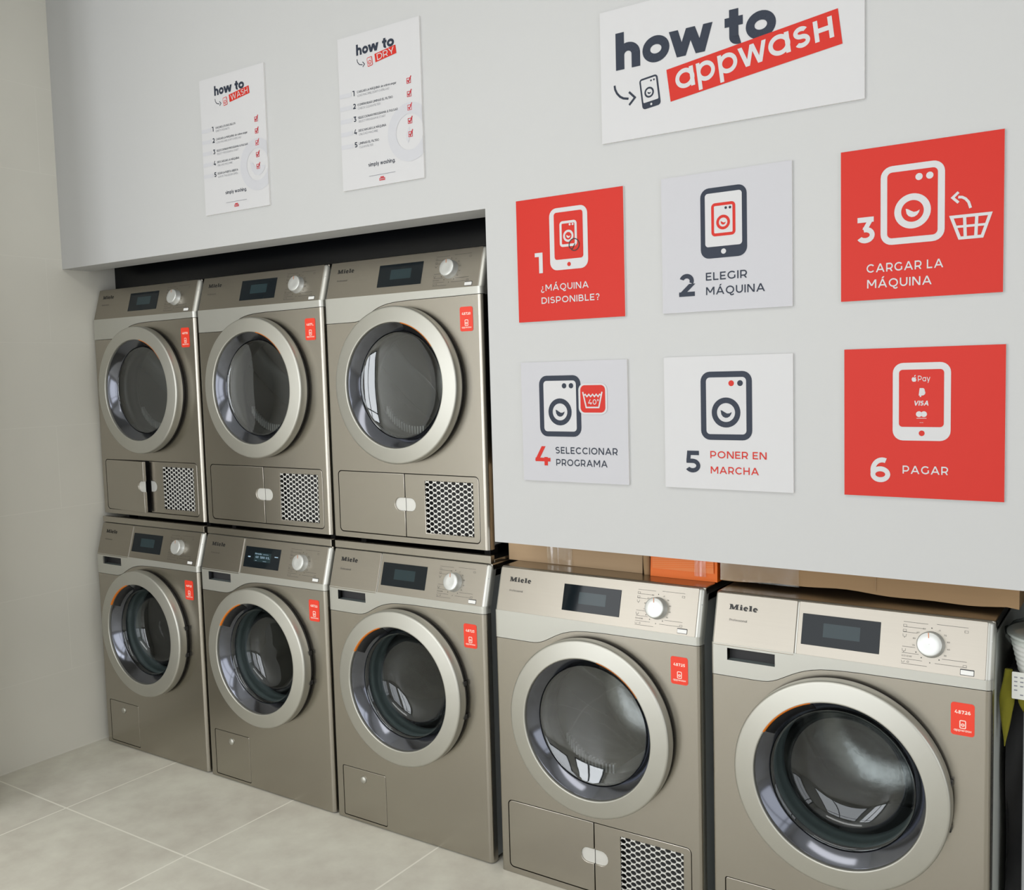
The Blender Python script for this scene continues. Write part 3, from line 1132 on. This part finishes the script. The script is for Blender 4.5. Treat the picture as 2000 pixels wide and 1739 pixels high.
def lit_display(root):
    disp = child(root, 'display')
    a = Art(SLANT, 1.0, base=.0026)
    m = 'screen_white'
    a.text('Ready', .258, .8005, .0040, m, x1=.290, w=.16)
    a.polys(s_rect(.296, .8012, .322, .8020), m)
    a.text('40', .262, .7890, .0062, m, x1=.276, w=.16)
    a.text('1200', .284, .7890, .0062, m, x1=.306, w=.16)
    a.text('0.59', .312, .7890, .0062, m, x1=.330, w=.16)
    a.polys(s_rect(.262, .7800, .270, .7808) + s_rect(.300, .7800, .316, .7808), m)
    a.polys(s_rect(.226, .789, .238, .7925) + s_rect(.352, .7965, .368, .799), m)
    a.build('display_readout', disp)


XB, XC_, XD, XE = 0.6125, 1.2219, 1.8526, 2.4827
DXO, DYO, DZO = -0.0213, 0.0564, 0.8811
washer0 = machine('washer')
dryer0 = machine('dryer')
PLACES = [
    ('w', (0, 0, 0), '48721', 'steel washing machine on the floor in the left corner beside the tiled wall', 'washing machine'),
    ('w', (XB, 0, 0), '48722', 'steel washing machine with lit display, under the middle stacked dryer', 'washing machine'),
    ('w', (XC_, 0, 0), '48723', 'steel washing machine under the rightmost stacked dryer, beside the floor-standing dryer', 'washing machine'),
    ('w', (XE, -0.0175, 0), '48726', 'steel washing machine numbered 48726 at the far right under a long cardboard box', 'washing machine'),
    ('d', (DXO, DYO, DZO), '48718', 'steel stacked dryer beside the tiled left wall with its lint flap ajar', 'dryer'),
    ('d', (XB + DXO, DYO, DZO), '48719', 'middle one of the three steel dryers stacked on washing machines', 'dryer'),
    ('d', (XC_ + DXO, DYO, DZO), '48720', 'steel dryer stacked at the recess right end, against the white wall edge', 'dryer'),
    ('d', (XD, -0.0038, 0), '48725', 'steel dryer with honeycomb vent standing on the floor under an orange box', 'dryer'),
]
MACH = []
for k, (t, loc, num, lab, cat) in enumerate(PLACES):
    src = washer0 if t == 'w' else dryer0
    first = k in (0, 4)
    o = src if first else copy_tree(src)
    MACH.append(o)
    o.location = loc
    tag(o, lab, cat, 'washing machines of the laundry' if t == 'w' else 'tumble dryers of the laundry')
for (t, loc, num, lab, cat), o in zip(PLACES, MACH):
    sticker(o, num)
lit_display(MACH[1])
# top-left dryer: lint flap standing slightly open, hinged at its left edge
fl = child(MACH[4], 'lint_flap')
an = radians(-5.5)
hp = Vector((.0270, 0, 0))
fl.rotation_euler = (0, 0, an)
fl.location = hp - Matrix.Rotation(an, 3, 'Z') @ hp
# the rightmost machine has pale side sheets
e_case = child(MACH[3], 'casing')
e_case.data = e_case.data.copy()
e_case.data.materials[0] = MATS['casing_white']

# stacking strips between washers and dryers
STACKLAB = ['steel stacking strip between the two machines in the left corner',
            'steel stacking strip between the two machines of the middle stack',
            'steel stacking strip between the two machines of the right-hand stack, next to the cardboard']
for k, x in enumerate((0, XB, XC_)):
    b = MB()
    b.box(x + .001, x + DW - .001, .0335, .052, .8505, .8725, 'steel')
    b.box(x + .001, x + DW - .001, .052, .60, .8505, .8600, 'steel')
    for fx in (.05, DW - .07):
        for fy in (.10, .52):
            b.box(x + fx, x + fx + .02, fy, fy + .04, .860, .8812, 'black_plastic')
    o = b.build('stacking_strip', None, bevel=.0015)
    tag(o, STACKLAB[k], 'stacking frame', 'stacking strips under the dryers')


# ------------------------------------------------------------------ wall signs
def board(name, x0, z0, w, h, face, label, cat, group, th=.006):
    root = empty(name, (x0, WY0, z0), label, cat, group)
    b = MB()
    b.addmesh(plate_mesh([(0, 0), (w, 0), (w, h), (0, h)], [], th, 0.0, 1), 'sign_core', lambda u, v, ww: V(u, v, ww + th))
    b.face([V(u, v, th + .0001) for u, v in ((0, 0), (w, 0), (w, h), (0, h))], face)
    b.build('board', root)
    return root


TH = .006
G = 'numbered instruction signs'
cm = .01


def art_for():
    return Art(V, cm, 0, 0, base=TH + .0004)


# title sign
r = board('title_sign', 2.238, 1.911, .6005, .3003, 'sign_white',
          'wide white heading sign with dark how to lettering over a slanted red banner', 'sign', None)
a = art_for()
nv, rd, wh = 'sign_navy', 'sign_red', 'sign_white'
wt = .245
cap = 24.5 - 16.12
capk = cap / 1.06


def word(txt, x0, x1, m, layer, w=wt, y0=16.12, art=None, ck=capk):
    (art or a).text(txt, x0, y0, ck, m, x1=x1, w=w, layer=layer)


word('h', 4.05, 10.3, nv, 1)
word('o', 10.9, 17.6, nv, 1)
word('w', 17.5, 27.9, nv, 1, w=.235)
word('t', 30.65, 35.1, nv, 1)
word('o', 35.4, 42.0, nv, 1)
a.build('heading_lettering', r)
a = art_for()
tf = rot_tf(7.35, 17.24, 10.31)      # banner frame: origin at the middle of its left edge
L = 38.35
a.polys([[(0, -3.62), (L, -3.62), (L, 3.62), (0, 3.62)]], rd, 2, tf)
bn = a.build('banner', r)
a = art_for()
ck = 4.35 / .745
yb = -1.72
tb = rot_tf(7.35, 17.24, 10.31)
for ch, x0, x1 in (('a', 1.85, 6.35), ('p', 7.05, 11.45), ('p', 12.05, 16.5), ('w', 16.75, 23.1), ('a', 23.4, 28.0), ('ś', 30.1, 34.3), ('ħ', 32.95 + 2.0, 37.1)):
    pass
seq = (('a', 1.80, 6.30), ('p', 7.00, 11.25), ('p', 12.05, 16.40), ('w', 16.75, 23.05), ('a', 23.35, 27.95), ('ś', 28.75, 32.15), ('ħ', 33.05, 36.95))
for ch, x0, x1 in seq:
    a.text(ch, x0, yb, ck, wh, x1=x1, w=.165, layer=3, tf=tb)
a.build('banner_lettering', bn)
a = art_for()
tp = rot_tf(6.8, 10.72, 6.08)
phone_icon(a, 0, 0, 4.65, 6.95, .42, 1.42, 4.23, 6.52, nv, wh, (2.30, .72), .26, 1, r=.75, tf=tp)
a.polys(s_arc(2.15, 3.45, 1.0, 1.0, 0, 360, .42, 30), nv, 3, tp)
a.polys([[(2.15 + x * .72, 3.45 + y * .72) for x, y in SMILE]], nv, 3, tp)
for dx in (2.95, 3.70):
    a.polys(s_disc(dx, 5.92, .22), nv, 3, tp)
a.build('phone_pictogram', r)
a = art_for()
a.polys(s_path([(3.58, 12.85), (3.72, 11.9), (4.2, 10.95), (4.95, 10.1), (5.85, 9.55), (7.15, 9.25)], .5), nv, 1)
a.polys(s_path([(7.30, 10.75), (8.80, 9.25), (7.30, 7.80)], .5), nv, 1)
a.build('arrow', r)


def num_sign(x0, z0, face, label, w=.302, h=.3035):
    return board('instruction_sign', x0, z0, w, h, face, label, 'sign', G)


def txt_part(r, lines, cap, m, w=.162):
    for t, x0, x1, y in lines:
        a = art_for()
        a.text(t, x0, y, cap, m, x1=x1, w=w, layer=1, track=.2)
        a.build('lettering_line', r)


def num_part(r, ch, x0, x1, y0, y1, m, w=.2):
    a = art_for()
    a.text(ch, x0, y0, y1 - y0, m, x1=x1, w=w, layer=1)
    a.build('step_number', r)


# 1
r = num_sign(1.9885, 1.504, rd, 'red square sign numbered 1 with a white phone, top left of the six')
a = art_for()
phone_icon(a, 9.75, 12.25, 20.5, 27.3, 11.08, 14.77, 19.22, 26.2, wh, rd, (15.15, 13.5), .52, 1, r=2.0)
washer_icon(a, 12.68, 17.75, 17.55, 23.97, .62, wh, rd, 3, rc=(15.15, 20.3), ro=1.46, ri=.92, rad=.85,
            dots=((15.62, 23.0, .27, wh), (16.45, 23.0, .27, wh)))
a.build('phone_pictogram', r)
a = art_for()
a.polys(s_arc(16.75, 18.05, 1.42, 1.42, -110, 215, .22, 30), 'ink_black', 8)
a.polys(s_path([(15.75, 17.35), (16.05, 16.85), (17.0, 18.25)], .22), 'ink_black', 8)
a.build('check_mark', r)
num_part(r, '1', 5.28, 7.55, 11.9, 16.95, wh, w=.22)
txt_part(r, [('¿MÁQUINA', 6.9, 20.5, 7.42), ('DISPONIBLE?', 6.95, 23.4, 4.3)], 1.58, wh)
# 2
r = num_sign(2.388, 1.504, 'sign_grey', 'pale grey square sign numbered 2 with a dark phone showing a red washer', h=.306)
a = art_for()
phone_icon(a, 9.52, 11.63, 20.28, 27.08, 10.62, 14.16, 19.18, 25.88, nv, wh, (14.88, 13.0), .58, 1, r=2.0)
washer_icon(a, 12.1, 16.38, 17.7, 23.65, .66, rd, wh, 3, rc=(14.87, 19.33), ro=1.6, ri=.98, rad=.9,
            dots=((15.52, 22.4, .3, nv), (16.48, 22.4, .3, nv)))
a.build('phone_pictogram', r)
num_part(r, '2', 4.12, 7.95, 3.6, 8.68, nv)
txt_part(r, [('ELEGIR', 10.64, 20.2, 6.8), ('MÁQUINA', 10.65, 24.2, 3.6)], 1.74, nv)
# 3
r = num_sign(2.7915, 1.5065, rd, 'red square sign numbered 3 with a white washer and laundry basket', h=.304)
a = art_for()
washer_icon(a, 7.86, 10.75, 19.85, 26.28, 1.28, wh, rd, 1, rc=(13.92, 17.02), ro=3.42, ri=2.12, rad=2.2,
            dots=((15.12, 23.56, .68, wh), (17.1, 23.56, .68, wh)))
a.build('washer_pictogram', r)
a = art_for()
bw = .58
a.polys(s_path([(21.05, 15.0), (27.9, 15.0), (26.5, 10.85), (22.55, 10.85)], bw, True), wh, 1)
a.polys(s_path([(21.7, 13.05), (27.2, 13.05)], bw * .8), wh, 1)
a.polys(s_path([(23.4, 15.0), (23.55, 10.85)], bw) + s_path([(25.55, 15.0), (25.4, 10.85)], bw), wh, 1)
a.build('basket_pictogram', r)
a = art_for()
a.polys(s_path([(22.25, 18.7), (22.95, 18.62), (23.55, 18.25), (24.1, 17.55), (24.45, 16.4)], .5), wh, 1)
a.polys(s_path([(22.3, 19.65), (21.25, 18.7), (22.3, 17.65)], .5), wh, 1)
a.build('arrow', r)
num_part(r, '3', 3.05, 6.82, 11.55, 16.78, wh)
txt_part(r, [('CARGAR LA', 5.15, 19.65, 5.52), ('MÁQUINA', 5.25, 17.55, 2.38)], 1.72, wh)
# 4
r = num_sign(1.9905, 1.1015, 'sign_grey', 'pale grey square sign numbered 4 with a red wash tub badge marked 40', h=.301)
a = art_for()
washer_icon(a, 5.37, 11.37, 17.4, 26.62, 1.3, nv, wh, 1, rc=(11.38, 17.55), ro=3.38, ri=2.12, rad=2.2,
            dots=((12.73, 24.03, .66, nv), (14.72, 24.03, .66, nv)))
a.build('washer_pictogram', r)
a = art_for()
a.polys([rrect(16.8, 16.95, 24.75, 24.5, 1.6)], wh, 4)
a.polys([rrect(17.35, 17.4, 24.25, 24.1, 1.2)], rd, 5)
a.polys(s_path([(18.05, 22.45), (18.95, 18.65), (22.45, 18.65), (23.4, 22.45)], .36), wh, 6)
a.polys(s_path([(18.35, 21.6), (18.75, 21.85), (19.2, 21.3), (19.75, 21.85), (20.25, 21.3), (20.8, 21.85), (21.3, 21.3), (21.8, 21.85), (22.3, 21.3), (22.75, 21.85), (23.1, 21.6)], .32), wh, 6)
a.text('40°', 19.5, 19.35, 1.3, wh, x1=22.5, w=.16, layer=6)
a.build('tub_badge', r)
num_part(r, '4', 3.6, 8.2, 3.98, 8.85, rd)
txt_part(r, [('SELECCIONAR', 9.74, 27.28, 7.1), ('PROGRAMA', 9.9, 24.45, 4.05)], 1.68, nv)
# 5
r = num_sign(2.388, 1.1015, 'sign_white', 'white square sign numbered 5 with a dark washer and red words', h=.302)
a = art_for()
washer_icon(a, 9.05, 11.25, 21.1, 26.68, 1.32, nv, wh, 1, rc=(15.06, 17.46), ro=3.38, ri=2.12, rad=2.2,
            dots=((16.34, 24.0, .66, rd), (18.4, 24.0, .66, nv)))
a.build('washer_pictogram', r)
num_part(r, '5', 4.95, 8.75, 3.65, 8.68, nv)
txt_part(r, [('PONER EN', 11.2, 24.3, 7.1), ('MARCHA', 11.26, 22.5, 3.58)], 1.62, rd)
# 6
r = num_sign(2.798, 1.1035, rd, 'red square sign numbered 6 with payment marks on a white phone', h=.304)
a = art_for()
phone_icon(a, 9.65, 11.65, 20.55, 27.33, 10.85, 14.42, 19.3, 25.95, wh, rd, (15.2, 13.15), .56, 1, r=2.0)
a.build('phone_pictogram', r)
a = art_for()
# apple with bite and leaf
ap = [(.0, .34), (.22, .44), (.42, .36), (.34, .18), (.38, -.02), (.50, -.14), (.38, -.42), (.2, -.58), (0, -.52), (-.2, -.58), (-.42, -.34), (-.5, -.02), (-.42, .3), (-.22, .44)]
a.polys([[(13.72 + x * .92, 24.02 + y * .92) for x, y in ap]], wh, 3)
a.polys([[(13.74, 24.5), (13.80, 24.78), (14.02, 24.9), (13.98, 24.62)]], wh, 3)
a.text('Pay', 14.45, 23.55, 1.15, wh, x1=16.75, w=.14, layer=3)
# slanted double P
a.polys([[(x + y * .12, y) for x, y in p] for p in [[(12.0 + q[0], q[1]) for q in s] for s in
        ([[(q[0] * 1.25 + .12, 20.72 + q[1] * 1.5) for q in p] for p in glyph('P', .34)[1]])]], wh, 3)
a.polys([[(x + y * .12, y) for x, y in p] for p in [[(12.0 + q[0], q[1]) for q in s] for s in
        ([[(q[0] * 1.15 + .34, 20.45 + q[1] * 1.3) for q in p] for p in glyph('P', .24)[1]])]], wh, 3)
a.text('VISA', 13.62, 18.72, .98, wh, x1=16.45, w=.24, layer=3, track=.08, shear=.18)
a.polys(s_disc(14.68, 17.0, .58), wh, 3)
a.polys(s_disc(15.60, 17.0, .58), wh, 3)
a.polys([[(15.14 + .17 * cos(t), 17.0 + .34 * sin(t)) for t in [2 * pi * i / 16 for i in range(16)]]], 'print_pale', 4)
a.polys(s_rect(14.22, 16.12, 16.1, 16.22), wh, 3)
for dx in (14.9, 15.15, 15.4):
    a.polys(s_disc(dx, 15.3, .07, 8), wh, 3)
a.build('payment_marks', r)
num_part(r, '6', 5.2, 9.2, 2.95, 8.08, wh)
txt_part(r, [('PAGAR', 11.6, 20.15, 4.9)], 1.64, wh)


# posters
def poster(x0, z0, word_, icon_leaf, rows, label, bx1):
    r = board('poster', x0, z0, .297, .4205, 'sign_white', label, 'poster', 'tall how-to posters above the recess')
    o = art_for()
    word('h', 7.0, 9.05, nv, 1, y0=36.25, art=o, ck=2.80)
    word('o', 9.25, 11.45, nv, 1, y0=36.25, art=o, ck=2.80)
    word('w', 11.4, 15.3, nv, 1, y0=36.25, art=o, ck=2.80)
    word('t', 16.6, 18.35, nv, 1, y0=36.25, art=o, ck=2.80)
    word('o', 18.3, 20.85, nv, 1, y0=36.25, art=o, ck=2.80)
    o.build('heading_lettering', r)
    o = art_for()
    tf = rot_tf(7.3, 13.85, 34.3)
    L = bx1 - 13.85
    o.polys([[(0, -1.15), (L, -1.15), (L, 1.15), (0, 1.15)]], rd, 2, tf)
    bn = o.build('banner', r)
    o = art_for()
    o.text(word_, .75, -.85, 1.72, wh, x1=L - .65, w=.13, layer=3, tf=tf)
    o.build('banner_lettering', bn)
    o = art_for()
    tp = rot_tf(7.3, 11.1, 32.45)
    washer_icon(o, 0, 0, 1.95, 2.5, .2, rd, wh, 1, tf=tp, rc=(.97, 1.02), ro=.62, ri=.40, rad=.35, dots=((1.25, 2.0, .1, rd), (1.6, 2.0, .1, rd)))
    o.build('washer_pictogram', r)
    o = art_for()
    o.polys(s_path([(7.2, 35.3), (7.35, 34.5), (8.0, 33.75), (9.2, 33.45)], .22), nv, 1)
    o.polys(s_path([(9.25, 34.2), (9.95, 33.5), (9.25, 32.85)], .22), nv, 1)
    o.build('arrow', r)
    # pale door ring, cut off by the right edge of the board
    o = art_for()
    cx, cy, ro, ri = 25.2, 12.75, 7.75, 4.75
    for i in range(120):
        t0, t1 = 2 * pi * i / 120, 2 * pi * (i + 1) / 120
        p = [(cx + ri * cos(t0), cy + ri * sin(t0)), (cx + ro * cos(t0), cy + ro * sin(t0)), (cx + ro * cos(t1), cy + ro * sin(t1)), (cx + ri * cos(t1), cy + ri * sin(t1))]
        if min(q[0] for q in p) >= 29.7:
            continue
        o.polys([[(min(q[0], 29.69), q[1]) for q in p]], 'print_pale', 1)
    if icon_leaf:
        o.polys([[(24.5, 9.8), (24.0, 10.9), (23.9, 12.0), (24.4, 13.2), (25.2, 14.3), (25.3, 12.8), (25.2, 11.2)]], 'print_pale', 1)
    else:
        o.polys([[(22.0, 13.6), (23.2, 13.5), (23.4, 12.9), (24.3, 12.1), (25.5, 11.9), (27, 12.3), (28.6, 12.1), (28.3, 11), (27.2, 9.9), (25.6, 9.4), (23.8, 9.8), (22.5, 11.3)]], 'print_pale', 1)
    o.build('ring_pictogram', r)
    for k, (l1, x1, l2, x2) in enumerate(rows):
        o = art_for()
        steps = art_for()
        ck_ = art_for()
        y = 25.6 - k * 3.52
        o.polys(s_rect(.02, y + .05, 4.6, y + 1.2), 'print_pale', 1)
        o.build('pale_bar', r)
        o = art_for()
        steps.text(str(k + 1), 5.05, y - .02, 1.45, nv, x1=5.75 if k == 0 else 6.1, w=.2, layer=1)
        o.text(l1, 6.75, y + .55, .62, nv, x1=x1, w=.15, layer=1)
        o.build('lettering_line', r)
        o = art_for()
        o.text(l2, 6.85, y - .45, .58, 'print_mid', x1=x2, w=.1, layer=1)
        o.build('lettering_line', r)
        steps.build('step_number', r)
        cy_ = y + .55
        ck_.polys(s_path([(24.85, cy_ - .65), (26.15, cy_ - .65), (26.15, cy_ + .65), (24.85, cy_ + .65)], .16, True), 'print_red', 2)
        ck_.polys(s_path([(25.1, cy_ + .1), (25.45, cy_ - .35), (26.35, cy_ + 1.15)], .3), 'print_red', 3)
        ck_.build('check_box', r)
    o = art_for()
    o.text('simply washing.', 9.95, 5.55, 1.05, nv, x1=19.8, w=.17, layer=1)
    o.polys(s_rect(10.1, 2.85, 19.7, 2.97), 'print_mid', 1)
    o.polys([rrect(13.8, 1.25, 15.9, 1.95, .12)], 'print_red', 1)
    o.polys([rrect(14.2, 2.0, 15.5, 2.3, .1)], 'print_red', 1)
    o.text('appwaśħ', 13.95, 1.48, .4, wh, x1=15.75, w=.17, layer=2)
    o.build('footer_lettering', r)
    return r


poster(.797, 1.904, 'WASH', False,
       [('VACIAR LOS BOLSILLOS', 16.1, 'EMPTY POCKETS', 13.3), ('CARGAR LA MÁQUINA sin sobrecargar', 21.3, "LOAD MACHINE, DON'T OVERLOAD", 18.4),
        ('SELECCIONAR PROGRAMA & PULSAR', 21.3, 'SELECT PROGRAM & START', 17.0), ('DESCARGAR LA MÁQUINA', 17.1, 'UNLOAD MACHINE', 13.9),
        ('DEJAR LA PUERTA ABIERTA', 16.3, 'LEAVE THE DOOR OPEN', 16.1)],
       'tall white poster headed how to WASH, the left one of the pair', 23.1)
poster(1.3995, 1.9055, 'DRY', True,
       [('CARGAR LA MÁQUINA sin sobrecargar', 21.1, "LOAD MACHINE, DON'T OVERLOAD", 18.6), ('COMPROBAR LIMPIAR EL FILTRO', 19.7, 'CHECK CLEAN FILTER', 15.2),
        ('SELECCIONAR PROGRAMA & PULSAR', 21.3, 'SELECT PROGRAM & START', 16.9), ('DESCARGAR LA MÁQUINA', 17.0, 'UNLOAD MACHINE', 13.9),
        ('LIMPIAR EL FILTRO', 14.2, 'CLEAN FILTER', 12.0)],
       'tall white poster headed how to DRY, the right one of the pair', 21.5)


# ------------------------------------------------------------------ boxes on the two floor-standing machines
def carton(name, x0, x1, y0, y1, z0, z1, m, label, sag=0.0, cat='box', group=None):
    b = MB()
    n = 28
    rows = []
    # front face as a wavy sheet so the lower edge is not ruler-straight
    prof = []
    for i in range(n + 1):
        t = i / n
        prof.append((x0 + (x1 - x0) * t, sag * (sin(t * 9.0 + 1.0) * .5 + sin(t * 23 + .4) * .3 - .8) * (1 if 0 < i < n else .4)))
    fr = [[(x, y0 - (.002 * sin(k * 2.1 + x * 9)), z0 - s * (1 - k / 6) + (z1 - z0) * k / 6) for x, s in prof] for k in range(7)]
    b.grid(fr, m)
    b.grid([[(x, y1, z0) for x, s in prof], fr[0]], m)
    b.grid([fr[-1], [(x, y1, z1) for x, s in prof]], m)
    b.grid([[(x, y1, z1) for x, s in prof], [(x, y1, z0) for x, s in prof]], m, smooth=False)
    for xi, idx in ((x0, 0), (x1, -1)):
        b.grid([[r_[idx] for r_ in fr], [(xi, y1, z0 + (z1 - z0) * k / 6) for k in range(7)]], m, smooth=False)
    o = bpy.data.objects.new(name, None)
    COL.objects.link(o)
    o.location = (0, 0, 0)
    tag(o, label, cat, group)
    b.build('carton', o)
    return o


def tape(parent, x0, x1, y, z0, z1, seed):
    rnd = random.Random(seed)
    b = MB()
    n = 16
    rows = []
    for k in range(9):
        rows.append([(x0 + (x1 - x0) * i / n, y - .0015 - .0016 * rnd.random(), z0 + (z1 - z0) * k / 8) for i in range(n + 1)])
    b.grid(rows, 'tape_film')
    b.build('clear_tape', parent)


ZT = .8503
o = carton('cardboard_box', 1.824, 2.243, .112, .50, ZT, 1.12, 'cardboard_pale', 'brown cardboard box on the dryer, left of the orange box', .0)
tape(o, 1.955, 2.035, .110, ZT + .002, 1.118, 3)
b = MB()
rows = []
for k in range(12):
    z = ZT + .25 * k / 11
    wob = .006 * sin(k * 1.3) + (.012 if k == 0 else 0)
    rows.append([(2.2475 + wob * .3, .104, z), (2.252 + wob * .25, .100, z), (2.266, .104, z), (2.266, .40, z)])
b.grid(rows, 'cardboard')
b.grid([[(p[0], p[1] + .0035, p[2]) for p in r_] for r_ in rows], 'cardboard')
o = b.build('cardboard_sheet')
tag(o, 'narrow folded cardboard piece squeezed between the cardboard box and the orange box', 'cardboard')
o = carton('orange_box', 2.2725, 2.452, .098, .40, ZT, 1.10, 'box_orange', 'bright orange printed box on the dryer, between cardboard boxes', .0)
b = MB()
b.face([V(x, z, -.0955) for x, z in ((2.279, ZT + .021), (2.444, ZT + .021), (2.444, 1.09), (2.279, 1.09))], 'box_orange_print')
for i in range(46):
    zz = ZT + .006 + i * .0052
    b.face([V(2.280, zz + .0162, -.0950), V(2.443, zz + .030, -.0950), V(2.443, zz + .0312, -.0950), V(2.280, zz + .0174, -.0950)], 'box_orange') if .0162 + i * .0052 < .2 and zz + .0162 > ZT + .0215 else None
b.build('printed_panel', o)
tape(o, 2.395, 2.425, .0945, ZT + .012, 1.09, 5)
o = carton('cardboard_box', 2.4605, 3.112, .098, .46, ZT + .007, 1.13, 'cardboard', 'long sagging cardboard box on the far right washing machine', .0055)
tape(o, 2.462, 2.655, .0955, ZT + .010, 1.12, 9)
b = MB()
b.box(2.826, 2.8268, .0935, .0945, ZT + .02, 1.12, 'cardboard_pale')
b.build('box_seam', o)

# ------------------------------------------------------------------ cleaning cart at the right edge
cart = empty('cleaning_cart', (3.10, 0.06, 0), 'black cleaning cart at the right edge with a hanging dark bag', 'cart')
CX0 = 3.10


def rel(x, y, z):
    return (x - CX0, y - .06, z)


b = MB()
b.box(*[v for v in (3.102 - CX0, 3.70 - CX0, .085 - .06, .50 - .06, .719, .735)], 'black_plastic')
b.build('tray', cart, bevel=.004)
for px, py in ((3.1315, .105), (3.66, .105), (3.1315, .49), (3.66, .49)):
    b = MB()
    b.box(px - CX0 - .009, px - CX0 + .009, py - .06 - .009, py - .06 + .009, .05, .719, 'cart_grey')
    b.build('post', cart, bevel=.003)
    b = MB()
    n = 20
    b.grid([[(px - CX0 + dx, py - .06 + .03 * cos(2 * pi * i / n), .03 + .03 * sin(2 * pi * i / n)) for i in range(n)] for dx in (-.011, .011)], 'black_plastic', closed=True)
    for dx in (-.011, .011):
        b.face([(px - CX0 + dx, py - .06 + .03 * cos(2 * pi * i / n), .03 + .03 * sin(2 * pi * i / n)) for i in range(n)], 'black_plastic')
    b.build('wheel', cart)
# hanging fabric bag with folds
b = MB()
rows = []
for k in range(16):
    z = .727 - .62 * k / 15
    row = []
    for i in range(41):
        t = i / 40
        fx = 3.0875 + .545 * t
        fy = .128 + .010 * sin(t * 30 + k * .8) + .01 * sin(t * 11 - k * .5)
        row.append((fx - CX0, fy - .06, z))
    rows.append(row)
b.grid(rows, 'black_fabric')
rows2 = []
for k in range(16):
    z = .727 - .62 * k / 15
    rows2.append([(3.0875 - CX0 + .003 + .003 * sin(j * 1.7 + k * .9), .125 - .06 + .33 * j / 8, z) for j in range(9)])
b.grid(rows2, 'black_fabric')
b.build('fabric_bag', cart)

# ribbed white tub with a clear film over it, standing on the tray
tub = empty('plastic_tub', (3.200, 0.105, 0.7355), 'white ribbed plastic tub under clear film at the right edge', 'tub')
b = MB()
n = 64
prof = [(.088, 0), (.090, .003)]
for k in range(6):
    z = .010 + k * .0105
    prof += [(.0905 + .0024 * k, z), (.0920 + .0024 * k, z + .002), (.0920 + .0024 * k, z + .0062), (.0905 + .0024 * k, z + .0082)]
prof += [(.1085, .076), (.111, .078), (.111, .082), (.108, .0825), (.0005, .0830)]
b.grid([[(r * cos(2 * pi * i / n), r * sin(2 * pi * i / n), z) for i in range(n)] for r, z in prof], 'tub_white', closed=True)
b.build('ribbed_wall', tub)
b = MB()
rnd = random.Random(4)
fl_ = []
for r, z in ((.1125, .068), (.1125, .0835), (.100, .094), (.075, .103), (.040, .108), (.001, .110)):
    fl_.append([((r + .003 * rnd.random()) * cos(2 * pi * i / 40), (r + .003 * rnd.random()) * sin(2 * pi * i / 40), z + .005 * (rnd.random() - .5)) for i in range(40)])
b.grid(fl_, 'clear_film', closed=True)
b.build('clear_film_cover', tub)


def cloth(x, y, ztop, zbot, wtop, wmid, label, lean):
    b = MB()
    rows = []
    for k in range(15):
        t = k / 14
        z = ztop + (zbot - ztop) * t
        w = wtop + (wmid - wtop) * min(1, t * 3) if t < .4 else wmid * max(.06, 1 - ((t - .4) / .6) ** 1.25)
        row = []
        for i in range(24):
            an = 2 * pi * i / 24
            rx = w / 2 * (1 + .07 * sin(5 * an + k * .6))
            ry = min(.012, w / 3) * (1 + .2 * sin(3 * an + k))
            row.append((x + lean * t + rx * cos(an), y + ry * sin(an), z))
        rows.append(row)
    b.grid(rows, 'olive_cloth', closed=True)
    b.face(rows[0], 'olive_cloth')
    b.face(rows[-1], 'olive_cloth')
    o = b.build('cleaning_cloth')
    tag(o, label, 'cloth', 'olive cloths hanging on the cleaning cart')
    return o


cloth(3.097, .071, .740, .575, .014, .028, 'olive yellow cloth hanging in the gap beside the far right machine, tapering downwards', -.006)
cloth(3.140, .066, .712, .625, .020, .052, 'olive yellow cloth hanging below the printed white tag, at the picture edge', .006)
b = MB()
b.addmesh(plate_mesh(rrect(0, 0, .05, .056, .002), [], .0008, 0, 1), 'paper_tag', V)
tg = b.build('hanging_tag')
tg.location = (3.1055, .050, .686)
tag(tg, 'small printed white tag hanging under the white tub', 'tag')
a = Art(V, 1.0, base=.0002)
for col in range(4):
    for row_ in range(5):
        if (col * 7 + row_ * 3) % 5:
            a.polys(s_rect(.004 + col * .011, .008 + row_ * .009, .010 + col * .011, .0105 + row_ * .009), 'print_mid')
a.polys(s_disc(.040, .007, .002), 'ink_black')
a.build('tag_print', tg)

# added ceiling lamp, out of view, put in as overhead fill for the room
lamp = empty('fill_ceiling_lamp', (2.3, -1.75, ZC), 'added unseen ceiling panel lamp filling the room with overhead light', 'lamp')
b = MB()
b.box(-1.3, 1.3, -.35, .35, -.022, 0, 'white_plastic')
b.build('fill_lamp_body', lamp, bevel=.004)
b = MB()
b.box(-1.26, 1.26, -.31, .31, -.026, -.0225, 'fill_lamp_glow')
b.build('diffuser', lamp)
